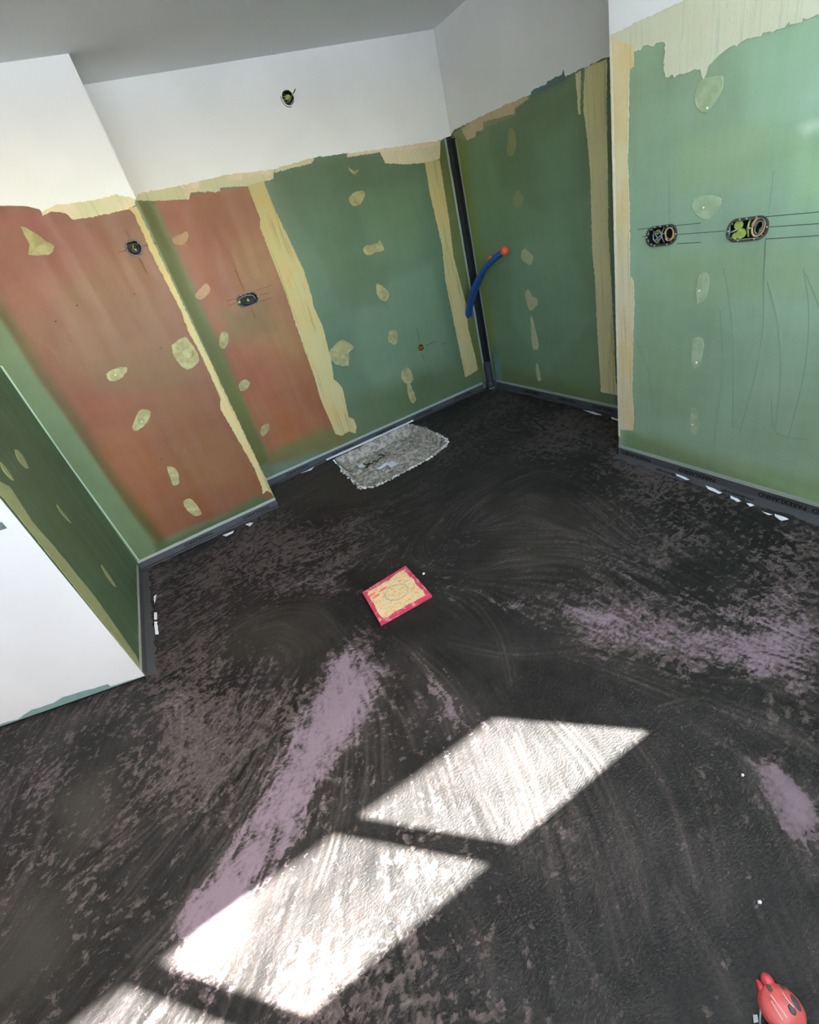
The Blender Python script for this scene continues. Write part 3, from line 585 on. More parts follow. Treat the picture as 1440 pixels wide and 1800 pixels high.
# undercoat bands under the white
coats(B, wB, 'undercoat_band', [[(.289,1.972),(.404,1.945),(.584,1.917),(.606,1.948),(.779,1.917),(.788,1.936),(.964,1.911),(.978,1.978),(.87,2.01),(.551,2.012),(.318,2.015)],
 [(2.279,1.797),(2.41,1.795),(2.449,1.906),(2.141,1.943),(1.938,1.938),(1.937,1.919),(1.957,1.852),(2.113,1.817)], [(1.159,1.947),(1.419,1.949),(1.445,1.964),(1.443,1.992),(1.172,1.979)], [(.834,1.933),(.95,1.913),(1.133,1.915),(1.156,1.951),(1.172,1.979),(.865,1.999)]], mat=M['under'])
coats(B, wB, 'pink_skim', [[(.847,1.961),(.939,1.949),(.947,1.984),(1.004,1.976),(1.133,1.934),(1.16,1.969),(.867,2.005)], [(1.683,1.937),(1.937,1.919),(2.426,1.875),(2.436,1.915),(2.094,1.945),(1.692,1.964)], [(.58,1.966),(.664,1.958),(.681,1.993),(.552,2.001)]], .0014, mat=M['pinkskin'])
coats(Sx, wS, 'undercoat_band', [[(-.179,1.942),(-.134,1.952),(-.079,1.932),(-.062,1.901),(.02,1.893),(.203,1.889),(.247,1.9),(.271,1.947),(.153,1.981),(-.083,1.994),(-.172,1.977)]], mat=M['under'])
coats(RR, wRR, 'undercoat_band', [[(3.652,1.92),(3.486,1.843),(3.39,1.841),(3.369,1.865),(3.28,1.854),(3.257,1.87),(2.95,1.852),(2.944,1.881),(2.801,1.901),(2.845,1.934),(3.062,1.949),(3.343,1.953)]], mat=M['fillerd'])
coats(RR, wRR, 'pink_skim', [[(3.526,1.918),(3.478,1.847),(3.381,1.845),(3.368,1.868),(3.285,1.861),(3.273,1.902),(2.958,1.865),(2.953,1.892),(2.821,1.903),(2.846,1.929),(3.065,1.938),(3.345,1.944)]], .0014, mat=plain('dim_pink_skim', (190, 172, 140), .7, .2, nscale=20))
coats(RR, wRR, 'teal_primer', [[(2.8,1.906),(2.667,1.908),(2.552,1.905),(2.525,1.916),(2.537,1.963),(2.662,1.944),(2.795,1.938)]], .0012, mat=plain('dim_teal', (84, 110, 110), .6, .3))
coats(R, wR, 'undercoat_band', [[(1.84,1.882),(1.72,1.809),(1.684,1.812),(1.596,1.798),(1.586,1.693),(1.527,1.684),(1.448,1.675),(1.435,1.643),(1.409,1.68),(1.346,1.705),(1.283,1.702),(1.086,1.693),(.977,1.688),(1.004,1.826),(1.515,1.91),(1.727,1.907),(1.839,1.919)]], mat=M['undr'], amp=.003)
# compound over the joints
stS = [(.249,1.895),(.272,.013),(.255,.1),(.237,.138),(.198,.129),(.213,.183),(.22,.328),(.204,.565),(.187,.775),(.215,.841),(.222,1.013),(.222,1.14),(.212,1.261),(.227,1.361),(.221,1.526),(.213,1.693),(.221,1.801),(.222,1.859),(.205,1.894)]
stS = [(min(u, XS), v) for u, v in stS]
coats(Sx, wS, 'joint_strip', [stS], mat=M['cream'])
coats(B, wB, 'joint_strip', [[(.957,1.912),(.964,1.732),(.942,1.681),(.951,1.461),(.955,1.288),(.946,.774),(.948,.657),(.934,.491),(.954,.171),(.995,.138),(1.068,.148),(1.118,.106),(1.146,.157),(1.143,.225),(1.107,.261),(1.133,.496),(1.116,.549),(1.09,.587),(1.118,.732),(1.139,.983),(1.122,1.111),(1.133,1.211),(1.136,1.377),(1.098,1.635),(1.086,1.705),(1.068,1.918)],
 [(2.28,1.801),(2.271,1.617),(2.29,1.241),(2.261,.996),(2.266,.612),(2.271,.296),(2.274,.174),(2.339,.177),(2.42,.191),(2.42,.28),(2.396,.571),(2.419,.754),(2.378,1.149),(2.398,1.388),(2.409,1.791)]], mat=M['cream'])
coats(RR, wRR, 'joint_strip', [[(2.389,1.911),(2.409,1.746),(2.393,1.639),(2.381,1.444),(2.391,1.023),(2.38,.912),(2.378,.52),(2.368,.142),(2.246,.141),(2.203,.136),(2.203,.169),(2.238,.232),(2.246,.575),(2.258,.992),(2.268,1.162),(2.257,1.458),(2.254,1.717),(2.243,1.903)],
 [(2.452,1.909),(2.447,1.733),(2.431,1.729),(2.413,1.909)]], mat=compound_mat('dim_compound', (214, 206, 152), (214, 200, 156), (146, 142, 90)))
stR = [(1.84,1.892),(1.727,1.831),(1.727,1.811),(1.73,1.769),(1.749,1.766),(1.753,1.625),(1.761,1.473),(1.754,1.263),(1.753,1.086),(1.753,.995),(1.731,.972),(1.731,.858),(1.739,.643),(1.744,.407),(1.734,.254),(1.742,.179),(1.8,.165)]
stR = [(min(u, YR), v) for u, v in stR]; stR[0] = (YR, stR[0][1]); stR[-1] = (YR, stR[-1][1])
coats(R, wR, 'joint_strip', [stR], mat=M['creamr'])
coats(R, wR, 'corner_bead', [[(YR, .12), (YR, H), (YR-.012, H), (YR-.012, .12)]], .0016, mat=plain('corner_bead', (214, 206, 182), .6, .3, nscale=20), amp=.0005)
coats(L, wL, 'joint_strip', [[(min(u, L.len), v) for u, v in [(1.037,1.048),(.99,1.008),(1.037,.863),(1.02,.718),(1.012,.433),(1.071,.094),(1.132,.04),(1.168,.091),(1.113,1.024)]]], mat=M['fillerd'])
# fold highlight of the primed corner tape at the left, painted as a pale strip
slab('crease_highlight', Sx, [(-.717,1.38),(-.72,.865),(-.707,.042),(-.698,.037),(-.713,.862),(-.708,1.377)], .002, plain('pale_highlight', (160, 182, 156), .5, .3), wS, .0005)
# white paint above, edges as the brush left them
def white(wl, par, edge, ua, ub, hole=None):
    e = ragged(edge, .012, .002, False); pts = [(ua, H)]+[(ua, e[0][1])]+e[1:-1]+[(ub, e[-1][1]), (ub, H)]
    if hole:                                           # keyhole round the cable hole
        g = 1e-4 if ub > ua else -1e-4; ci = [(hole[0]+.039*math.sin(2*PI*k/28), hole[1]+.039*math.cos(2*PI*k/28)) for k in range(28)]
        if ub < ua: ci = [ci[0]]+ci[:0:-1]
        pts += [(hole[0]+g, H)]+[(hole[0]+g, ci[0][1])]+ci[1:]+[(hole[0]-g, ci[0][1]), (hole[0]-g, H)]
    slab('white_paint', wl, pts, .0026, M['white'], par, .0004)
white(Sx, wS, [(-.601,2.057),(-.325,2.014),(-.278,2.009),(-.194,1.981),(-.169,1.959),(-.13,1.968),(-.096,1.973),(.004,1.961),(.14,1.958),(.183,1.959),(.242,1.935),(.256,1.919)], XL, XS)
white(B, wB, [(.181,2),(.291,1.978),(.32,2.001),(.54,1.991),(.861,1.991),(1.154,1.964),(1.429,1.976),(1.788,1.948),(2.168,1.922),(2.424,1.906),(2.516,1.912)], XS-.1, XC, HOLE_B)
white(RR, wRR, [(3.693,1.913),(3.616,1.936),(3.348,1.936),(3.067,1.93),(2.848,1.921),(2.799,1.916),(2.796,1.931),(2.664,1.927),(2.663,1.937),(2.549,1.933),(2.534,1.954),(2.525,1.919),(2.385,1.914),(2.236,1.91),(2.201,1.905)], YB, YR-.04)
white(R, wR, [(1.845,1.904),(1.814,1.897),(1.727,1.894),(1.639,1.889),(1.563,1.885),(1.514,1.886),(1.119,1.886)], YR, YW+.01)
# filler over the screws
def patches(wl, par, polys, mat, screws=()):
    for p in polys: slab('filler_patch', wl, ragged(catmull(p, 2), .012, .0014), .0012, mat, par, .0003, .04)
    for s_ in screws: ball('screw_dot', wl.p(s_[0], s_[1], .001), .0045, M['screw'], par, seg=8)
patches(Sx, wS, [[(-.292,1.925),(-.246,1.882),(-.224,1.844),(-.202,1.813),(-.245,1.785),(-.326,1.805),(-.297,1.844)], [(-.295,1.182),(-.246,1.197),(-.183,1.185),(-.198,1.157),(-.25,1.132),(-.297,1.143)], [(-.322,.858),(-.266,.92),(-.228,.941),(-.185,.913),(-.236,.86),(-.301,.834)],
 [(.095,1.217),(.183,1.238),(.195,1.207),(.206,1.159),(.199,1.092),(.114,1.062),(.08,1.133)], [(-.263,.568),(-.222,.528),(-.244,.445),(-.289,.437),(-.278,.496)], [(-.286,.308),(-.24,.316),(-.22,.246),(-.225,.179),(-.268,.188),(-.291,.251)]], M['filler'], [(-.255,1.164),(-.258,.876),(-.257,.502),(-.249,.234)])
rc = [(.158,1.151)][0]; pd = slab('round_plug', Sx, at(rc, circ(.03)), .003, M['filler'], wS, .0012); tube('plug_ring', [Sx.p(rc[0]+x, rc[1]+y, .004) for x, y in circ(.031, 24)+[(.031, 0)]], .003, M['filler'], pd, 6, False)
pB = plain('filler_on_red', (176, 140, 110), .7, .2, nscale=30, namp=.2)
patches(B, wB, [[(.395,1.75),(.448,1.756),(.492,1.765),(.491,1.734),(.447,1.702),(.402,1.707),(.388,1.729)], [(.384,1.423),(.445,1.455),(.476,1.464),(.485,1.427),(.452,1.397),(.403,1.383),(.377,1.401)]], pB)
patches(B, wB, [[(.397,1.113),(.441,1.164),(.474,1.146),(.458,1.093),(.412,1.057),(.389,1.076)], [(.403,.805),(.453,.821),(.481,.785),(.435,.75),(.394,.757)], [(.4,.423),(.44,.463),(.484,.459),(.471,.417),(.411,.385)],
 [(1.673,1.884),(1.706,1.852),(1.744,1.858),(1.733,1.84),(1.703,1.832),(1.674,1.864)], [(1.614,1.704),(1.655,1.73),(1.733,1.732),(1.745,1.702),(1.688,1.654),(1.63,1.659)], [(1.618,1.378),(1.65,1.401),(1.744,1.393),(1.773,1.409),(1.79,1.336),(1.727,1.34),(1.647,1.337)],
 [(1.642,1.095),(1.662,1.139),(1.737,1.056),(1.723,1.01),(1.688,.998),(1.64,1.042)], [(1.642,.75),(1.662,.78),(1.723,.769),(1.708,.683),(1.67,.667),(1.629,.709)], [(1.115,.777),(1.177,.826),(1.262,.842),(1.333,.761),(1.274,.736),(1.241,.643),(1.143,.692)],
 [(1.664,.426),(1.702,.461),(1.752,.439),(1.764,.34),(1.701,.322),(1.659,.373)], [(1.687,.313),(1.725,.304),(1.743,.162),(1.684,.164)]], M['filler'])
patches(RR, wRR, [[(3.036,1.788),(3.02,1.808),(2.98,1.784),(2.973,1.711),(3.022,1.661),(3.071,1.68),(3.058,1.739)], [(3.066,1.423),(3.01,1.464),(2.955,1.416),(2.999,1.369),(3.059,1.367)]], M['fillerd'])
patches(RR, wRR, [[(3.048,1.076),(3.005,1.11),(2.925,1.057),(2.937,1.021),(2.964,1),(3.043,1.038)], [(3.055,.804),(3.01,.84),(2.976,.788),(2.929,.775),(2.93,.727),(3.005,.686),(3.034,.702)], [(3.019,.644),(2.996,.627),(2.983,.552),(2.958,.427),(2.996,.389),(3.039,.403),(3.03,.536)], [(3.024,.253),(2.994,.275),(2.974,.146),(3.022,.139)]], plain('filler_mid', (172, 172, 134), .7, .2, nscale=30))
patches(R, wR, [[(1.467,1.608),(1.446,1.643),(1.406,1.641),(1.365,1.633),(1.363,1.597),(1.387,1.568),(1.417,1.54),(1.456,1.568)], [(1.456,1.252),(1.441,1.278),(1.388,1.278),(1.337,1.259),(1.343,1.225),(1.379,1.192),(1.437,1.216)], [(1.415,.955),(1.403,.995),(1.375,.996),(1.359,.967),(1.368,.899),(1.407,.871)],
 [(1.419,.638),(1.413,.722),(1.37,.717),(1.366,.658),(1.388,.582),(1.413,.59)], [(1.403,.38),(1.377,.376),(1.363,.298),(1.374,.242),(1.395,.25),(1.407,.297)]], M['fillerr'], [(1.414,1.556),(1.405,1.237),(1.4,.925),(1.392,.611),(1.392,.297)])
patches(L, wL, [[(.641,.784),(.631,.734),(.632,.67),(.661,.697),(.67,.757)], [(.646,.414),(.65,.331),(.677,.277),(.703,.318),(.684,.391)], [(.654,1.078),(.609,1.045),(.648,.984),(.694,.999),(.703,1.042)], [(.9,1.092),(.888,1.062),(.905,1.009),(.929,1.023),(.936,1.067)]], M['fillerd'])
for wl, par, q in ((Sx, wS, [(-.271,1.551),(-.248,1.541),(-.378,1.499),(.032,1.224),(.038,1.517),(-.268,.624)]),):
    for p_ in q[1:]: ball('nail_hole', wl.p(p_[0], p_[1], 0), .004, M['gap'], par, (1, 1, .6), None, 8)
# pencil lines of the electricians, water runs
def lines(name, wl, par, polys, mat, wd=.0016, th=.0004):
    bm = bmesh.new()
    for pl in polys:
        pl = catmull(pl, 4, False) if len(pl) > 2 else pl
        for (a, b), (c, e) in zip(pl, pl[1:]):
            l_ = math.hypot(c-a, e-b) or 1; nx, ny = -(e-b)/l_*wd/2, (c-a)/l_*wd/2
            v = [bm.verts.new(wl.p(x, y, z)) for z in (.0002, .0002+th) for x, y in ((a+nx, b+ny), (c+nx, e+ny), (c-nx, e-ny), (a-nx, b-ny))]
            for q_ in ((4, 5, 6, 7), (0, 1, 5, 4), (2, 3, 7, 6), (1, 2, 6, 5), (3, 0, 4, 7)): bm.faces.new([v[i] for i in q_])
    return bmobj(name, bm, mat, par)
lines('pencil_lines', Sx, wS, [[(.064,1.719),(.103,1.72)], [(.184,1.719),(.262,1.717)], [(.146,1.805),(.148,1.764)], [(.147,1.678),(.146,1.593)]], M['pencilr'], .003)
lines('pencil_lines', B, wB, [[(.684,1.492),(.689,1.351)], [(.69,1.251),(.69,1.175)], [(.545,1.301),(.602,1.303)], [(.761,1.338),(.884,1.341)], [(.772,1.306),(.841,1.301)], [(.763,1.267),(.856,1.267)], [(.551,1.332),(.61,1.33)]], M['pencilr'], .003)
lines('pencil_lines', B, wB, [[(1.906,.72),(1.903,.609)], [(1.955,.568),(2.054,.569)], [(1.896,.521),(1.904,.445)], [(2.108,.527),(2.148,.524)]], M['pencil'], .003)
lines('pencil_lines', R, wR, [[(1.709,1.193),(1.413,1.184)], [(1.517,1.153),(1.313,1.145)], [(1.515,1.118),(1.408,1.113)], [(1.688,1.161),(1.664,1.161)], [(1.167,1.176),(.95,1.167)], [(1.149,1.141),(.944,1.131)], [(1.158,1.102),(.937,1.095)], ], M['pencil'], .0022)
lines('pencil_lines', R, wR, [[(1.159,1.316),(1.157,1.171)], [(1.155,1.093),(1.15,.974)], [(1.562,1.381),(1.553,1.192)], [(1.55,1.108),(1.55,1.053)]], M['run'], .0018)
lines('water_runs', R, wR, [[(1.305,1.006),(1.274,.898),(1.234,.685),(1.201,.327)], [(1.157,1.106),(1.15,.992),(1.126,.765),(1.137,.544),(1.168,.306)], [(1.133,.953),(1.076,.8),(1.037,.595),(1.024,.368)], [(1.017,.992),(.975,.835),(.956,.605),(.971,.322)], [(1.305,.848),(1.271,.606),(1.277,.353),(1.279,.214)],
 [(1.719,.689),(1.643,.516),(1.62,.318)], [(1.009,.978),(.947,.861),(.9,.742)], [(1.058,.493),(1.02,.345),(.9,.341)]], M['run'], .003)

# ---------------------------------------------------------------- sealing tape along the foot of the walls
def text_mesh(body, size, mat4, mat, parent):
    cu = bpy.data.curves.new('printed_text', 'FONT'); cu.body = body; cu.size = size; cu.align_x = 'CENTER'; cu.align_y = 'CENTER'; cu.extrude = .0003; cu.offset = size*.016
    t = bpy.data.objects.new('printed_text', cu); COL.objects.link(t); bpy.context.view_layer.update()
    m2 = bpy.data.meshes.new_from_object(t.evaluated_get(bpy.context.evaluated_depsgraph_get())); bpy.data.objects.remove(t); m2.transform(mat4); m2.name = 'printed_text'
    return link('printed_text', m2, mat, parent)
def tape(wl, u0, u1, label, texts=(), low=(), flap=.045, fl_h=(.044, .066)):
    mid = wl.p((u0+u1)/2, 0, 0); e = empty('sealing_tape', mid, label, 'tape')
    slab('fleece_edge', wl, ragged([(u0, fl_h[0]), (u1, fl_h[0]), (u1, fl_h[1]), (u0, fl_h[1])], .05, .0006), .002, M['fleece'], e, .0012)
    slab('wall_band', wl, [(u0, .001), (u1, .001), (u1, fl_h[0]+.002), (u0, fl_h[0]+.002)], .003, M['rubberd'] if not texts and not low else M['rubber'], e, .0012)
    vs, fs = [], []; n = max(4, int(abs(u1-u0)/.03))            # flap lying on the floor, its outer edge eaten by the screed
    for k in range(n+1):
        u = u0+(u1-u0)*k/n; wd = flap*(.75+.35*rnd.random())
        vs += [wl.p(u, .0006, .002), wl.p(u, .0042, .002), wl.p(u, .0034, wd), wl.p(u, .0004, wd+.001)]
    for k in range(n):
        a = 4*k
        for j in range(3): fs.append((a+j, a+j+1, a+j+5, a+j+4))
    mesh('floor_flap', vs, fs, M['rubber'], e)
    for u, s_, b_ in texts: text_mesh(b_, s_, wl.frame(u, .023, .0046) @ Matrix.Rotation(PI, 4, 'Z'), M['ink'], e)
    return e
tR = tape(R, .55, YR, 'grey sealing tape with printed lettering along the foot of the right wall',
     [([(.95,.003)][0][0], .031, 'PAREXLANKO'), ([(1.351,.03)][0][0], .031, 'PAREXLANKO'), ([(.801,-.012)][0][0]-.07, .031, 'PAREXLANKO'), ([(1.723,.056)][0][0], .031, 'PAREXLANKO')], flap=.062)
for c in ([(2.048,1.123)][0], [(2.115,1.486)][0]):
    text_mesh('collantcruip', .032, Matrix.Translation((XR-.040, c[1], .0046)) @ Matrix.Rotation(PI/2, 4, 'Z'), M['ink'], tR)
tRR = tape(RR, YR-.04, YB-.09, 'dark sealing tape along the foot of the recessed right wall', [], ['d'], flap=.035)
for u in ([(3.114,.036)][0][0], [(2.701,.019)][0][0], [(2.355,-.007)][0][0]): text_mesh('PAREXLANKO', .03, RR.frame(u, .023, .0046) @ Matrix.Rotation(PI, 4, 'Z'), M['ink'], tRR)
tB = tape(B, XS+.03, XC-.1, 'dark sealing tape with black lettering along the foot of the recessed back wall',
     [([(.547,.024)][0][0], .031, 'PAREXLANKO'), ([(.966,.029)][0][0], .031, 'PAREXLANKO'), ([(1.385,.035)][0][0], .031, 'PAREXLANKO'), ([(1.771,.049)][0][0], .031, 'PAREXLANKO'), ([(2.208,.053)][0][0], .031, 'PAREXLANKO')], flap=.03)
tS = tape(Sx, XL+.004, XS, 'sealing tape with black lettering along the foot of the brown wall', [([(-.32,.005)][0][0], .031, 'PAREXLANKO'), ([(.101,.004)][0][0], .031, 'PAREXLANKO')], flap=.035)
tL = tape(L, .052, L.len, 'dark sealing tape along the foot of the short green wall at left', [], ['d'], flap=.05)
def paperslip(par, polys, name='backing_paper', z=.005):
    for p in polys: slab(name, F, ragged(p, .01, .001), .0015, M['paper'], par, z)
paperslip(tR, [[(2.148,1.608),(2.156,1.537),(2.138,1.453),(2.118,1.449),(2.124,1.527)], [(2.078,1.453),(2.072,1.39),(2.063,1.364),(2.053,1.376),(2.062,1.434)], [(2.058,1.275),(2.054,1.226),(2.043,1.18),(2.026,1.185),(2.037,1.249)], [(2.041,1.14),(2.037,1.105),(2.025,1.08),(2.013,1.088),(2.024,1.129)], [(2.025,1.056),(2.032,1.04),(2.028,1.023),(2.009,1.031)],
 [(2.002,.973),(2.003,.95),(2.002,.931),(1.992,.944)], [(2.014,.93),(2.014,.896),(2.009,.869),(1.984,.884),(1.997,.916)]])
paperslip(tS, [[(-.168,3.186),(-.128,3.18),(-.088,3.174),(-.101,3.149),(-.15,3.146)], [(-.002,3.187),(.03,3.181),(.05,3.157),(.019,3.131)]])
paperslip(tB, [[(.557,3.619),(.616,3.614),(.683,3.631),(.643,3.59)]]); paperslip(tRR, [[(2.482,2.485),(2.489,2.405),(2.475,2.305),(2.459,2.356)], [(2.48,2.235),(2.465,2.127),(2.451,2.115),(2.455,2.203)]])
paperslip(tL, [[(-.657,2.644),(-.642,2.63),(-.645,2.561),(-.66,2.575)], [(-.661,2.553),(-.646,2.539),(-.643,2.415),(-.66,2.425)], [(-.653,2.82),(-.636,2.83),(-.646,2.759),(-.653,2.741)]])
# vertical tape in the inner corner
ec = empty('corner_sealing_tape', (XC, YB, 0), 'black vertical sealing tape in the back corner between the green walls', 'tape')
zt = [(2.512,1.913)][0][1]
slab('fleece_edge', B, [(XC-.064, .06), (XC-.046, .06), (XC-.046, zt), (XC-.064, zt)], .002, M['fleece'], ec, .0012)
slab('rubber_band', B, ragged([(XC-.047, .06), (XC-.002, .06), (XC-.002, zt), (XC-.047, zt)], .06, .0008), .003, M['rubberd'], ec, .0012)
slab('fleece_edge', RR, [(YB-.064, .06), (YB-.048, .06), (YB-.048, zt-.03), (YB-.064, zt-.03)], .002, M['fleece'], ec, .0012)
slab('rubber_band', RR, ragged([(YB-.049, .06), (YB-.002, .06), (YB-.002, zt-.02), (YB-.049, zt-.02)], .06, .0008), .003, M['rubberd'], ec, .0012)

# ---------------------------------------------------------------- flush electrical boxes
def pocket(e, wl, c, outline, depth, rim_o, mats, rim_th=.004):
    n = len(outline); P = lambda pts, dd: [wl.p(c[0]+x, c[1]+y, dd) for x, y in pts]
    a, b, o1, o2 = P(outline, .001), P([(x*.94, y*.94) for x, y in outline], -depth), P(rim_o, .0005), P(rim_o, rim_th)
    i2 = P(outline, rim_th)
    vs = a+b; fs = [(i, (i+1) % n, n+(i+1) % n, n+i) for i in range(n)]+[tuple(range(n, 2*n))]
    mesh('back_shell', vs, fs, mats[1], e)
    vs = o1+o2+i2+a; fs = []
    for i in range(n):
        j = (i+1) % n; fs += [(i, j, n+j, n+i), (n+i, n+j, 2*n+j, 2*n+i), (2*n+i, 2*n+j, 3*n+j, 3*n+i)]
    mesh('rim', vs, fs, mats[0], e)
def wpts(wl, c, pts): return [wl.p(c[0]+x, c[1]+y, z) for x, y, z in pts]
def coil(wl, c, x, y, rx, ry, z, turns, tilt=0., n=16):
    out = []
    for k in range(int(turns*n)+1):
        a = 2*PI*k/n; sx, sy = rx*math.cos(a)*(1-.05*k/n), ry*math.sin(a)*(1-.05*k/n)
        out.append((x+sx*math.cos(tilt)-sy*math.sin(tilt), y+sx*math.sin(tilt)+sy*math.cos(tilt), z+.004*math.sin(a*.7+1)))
    return wpts(wl, c, out)
def ebox(wl, c, label, double, group=None):
    e = empty('electrical_box', wl.p(c[0], c[1], 0), label, 'electrical box', group)
    if double: pocket(e, wl, c, rrect(.138, .068, .031, 7), .045, rrect(.152, .082, .036, 7), (M['boxgrey'], M['boxdark']))
    else: pocket(e, wl, c, circ(.0345, 24), .045, circ(.043, 24), (M['boxgrey'], M['boxdark']))
    for x, y in (((-.03, .036), (-.03, -.036), (.03, .036), (.03, -.036), (-.071, 0), (.071, 0), (.005, .037)) if double else ((-.02, .033), (.037, .006), (-.037, -.006), (.016, -.035))): ball('screw', wl.p(c[0]+x, c[1]+y, .004), .0035, M['steel'], e, seg=8)
    return e
def W3(wl, e, c, kind, pts, r, mat): tube(kind, catmull([tuple(p) for p in wpts(wl, c, pts)], 4, False), r, mat, e, 6)
e = ebox(Sx, BOX_S, 'round black electrical box with bundled wires in the brown wall', False)
tube('wire', coil(Sx, BOX_S, .002, -.002, .022, .020, -.010, 2.2, .3), .0035, M['wdark'], e, 6); tube('wire', coil(Sx, BOX_S, -.004, .004, .014, .016, -.004, 1.4, 1.2), .003, M['wdark'], e, 6)
W3(Sx, e, BOX_S, 'wire', [(-.012, .02, -.02), (.0, .014, .002), (-.004, .0, .006), (.012, -.014, -.012)], .0022, M['lime'])
ball('wire_connector', Sx.p(BOX_S[0]+.004, BOX_S[1]-.010, -.006), .007, M['steel'], e, (1, .8, .8), None, 10); ball('wire_connector', Sx.p(BOX_S[0]-.014, BOX_S[1]-.004, -.008), .005, M['steel'], e, (1, 1, .8), None, 10)
e = ebox(B, BOX_B, 'double electrical box with coiled black wires in the recessed brown wall', True)
for x, y, a, b, t, ti in ((.0, -.003, .036, .022, 2.3, .2), (.004, -.006, .022, .014, 2.1, .5), (.03, .008, .024, .018, 1.6, 1.)): tube('wire', coil(B, BOX_B, x, y, a, b, -.008, t, ti), .0032, M['wdark'], e, 6)
W3(B, e, BOX_B, 'wire', [(-.06, .01, -.03), (-.03, .024, -.004), (.01, .026, -.002), (.05, .012, -.006), (.06, -.018, -.02)], .0032, M['wgrey'])
for x, y in ((.006, -.004), (-.056, .0)): ball('lime_plug', B.p(BOX_B[0]+x, BOX_B[1]+y, -.012), .011, M['lime'], e, (1, 1, 1), None, 10)
e = ebox(R, BOX_R1, 'double electrical box with tangled dark wires, left of two on the right wall', True)
for x, y, a, b, t, ti in ((-.028, -.002, .02, .024, 1.6, 1.2), (.03, .004, .026, .022, 1.3, .8)): tube('wire', coil(R, BOX_R1, -x, y, a, b, -.01, t, ti), .0026, M['wgrey'], e, 6)
tube('wire', coil(R, BOX_R1, -.034, .0, .022, .027, -.006, 1.9, .2), .0026, M['wcream'], e, 6)
for pts in ([(.055, .022, -.02), (.04, -.01, 0), (.03, -.026, -.01)], [(.05, -.026, -.02), (.02, -.008, 0), (-.004, .006, -.01)], [(.044, .02, -.01), (.026, .004, .002), (.02, -.02, -.012)], [(.0, .034, -.02), (.002, .0, -.004), (.0, -.032, -.02)]): W3(R, e, BOX_R1, 'wire', pts, .0024, M['wgrey'])
for x, y in ((.036, .012), (-.05, -.016), (.04, -.024)): ball('lime_plug', R.p(BOX_R1[0]+x, BOX_R1[1]+y, -.026), .011, M['lime'], e, (1, 1, 1), None, 10)
e = ebox(R, BOX_R2, 'double electrical box with lime discs and a tan cable loop, right of two', True)
tube('cable_loop', coil(R, BOX_R2, -.036, .002, .024, .033, -.004, 1.2, .35, 20), .0036, M['wcream'], e, 8); tube('wire', coil(R, BOX_R2, -.036, .0, .016, .024, -.008, 1.7, .35), .0028, M['wgrey'], e, 6)
def disc(wl, c, x, y, r, d, mat, e):
    pl = slab('lime_disc', wl, at((c[0]+x, c[1]+y), circ(r)), .006, mat, e, d, .1); return pl
for x, y, r in ((.040, .016, .0165), (.026, -.014, .0185), (.048, -.021, .013)): disc(R, BOX_R2, x, y, r, -.012+.004*(r > .018), M['lime'], e)
W3(R, e, BOX_R2, 'wire', [(.002, .034, -.02), (.0, .006, -.002), (.004, -.03, -.02)], .0038, M['lime']); W3(R, e, BOX_R2, 'wire', [(.064, -.006, -.004), (.052, -.002, .0), (.04, .002, -.014)], .003, M['wgrey'])
ball('clip', R.p(BOX_R2[0]-.004, BOX_R2[1]+.002, -.002), .008, M['wgrey'], e, (1, 1, .6), None, 10); ball('lime_plug', R.p(BOX_R2[0]-.04, BOX_R2[1]-.012, -.024), .012, M['lime'], e, (1, 1, 1), None, 10)
# cable hole in the white part of the back wall
e = empty('cable_hole', B.p(*HOLE_B), 'round cable hole with loose wires in the white upper back wall', 'cable hole')
pocket(e, B, HOLE_B, circ(.0385, 24), .06, circ(.043, 24), (M['white'], M['boxdark']), .006)
ball('lime_plug', B.p(HOLE_B[0]+.006, HOLE_B[1]+.006, -.02), .02, M['lime'], e, (1, 1.2, .7), None, 12); ball('lime_plug', B.p(HOLE_B[0]-.024, HOLE_B[1]-.004, -.022), .009, M['lime'], e, (1, 1, 1), None, 10)
W3(B, e, HOLE_B, 'wire', [(-.03, -.006, -.03), (-.016, -.02, .0), (.01, -.012, .006), (.034, .012, .008), (.056, .028, .012)], .0022, M['wgrey']); W3(B, e, HOLE_B, 'wire', [(.0, -.034, -.01), (.018, -.026, .006), (.034, -.012, .004)], .0022, M['wgrey'])
W3(B, e, HOLE_B, 'wire', [(-.03, .02, -.03), (-.012, .008, -.006), (.004, .0, -.008)], .0022, M['wgrey']); W3(B, e, HOLE_B, 'wire', [(.038, .014, .006), (.05, .022, .012), (.06, .032, .014)], .003, M['wdark'])
rg = [(-.046*math.cos(a), -.046*math.sin(a)) for a in np.linspace(-.3, 1.7, 14)]; tube('cut_edge', [B.p(HOLE_B[0]+x, HOLE_B[1]+y, .002) for x, y in rg], .0025, M['wdark'], e, 6)
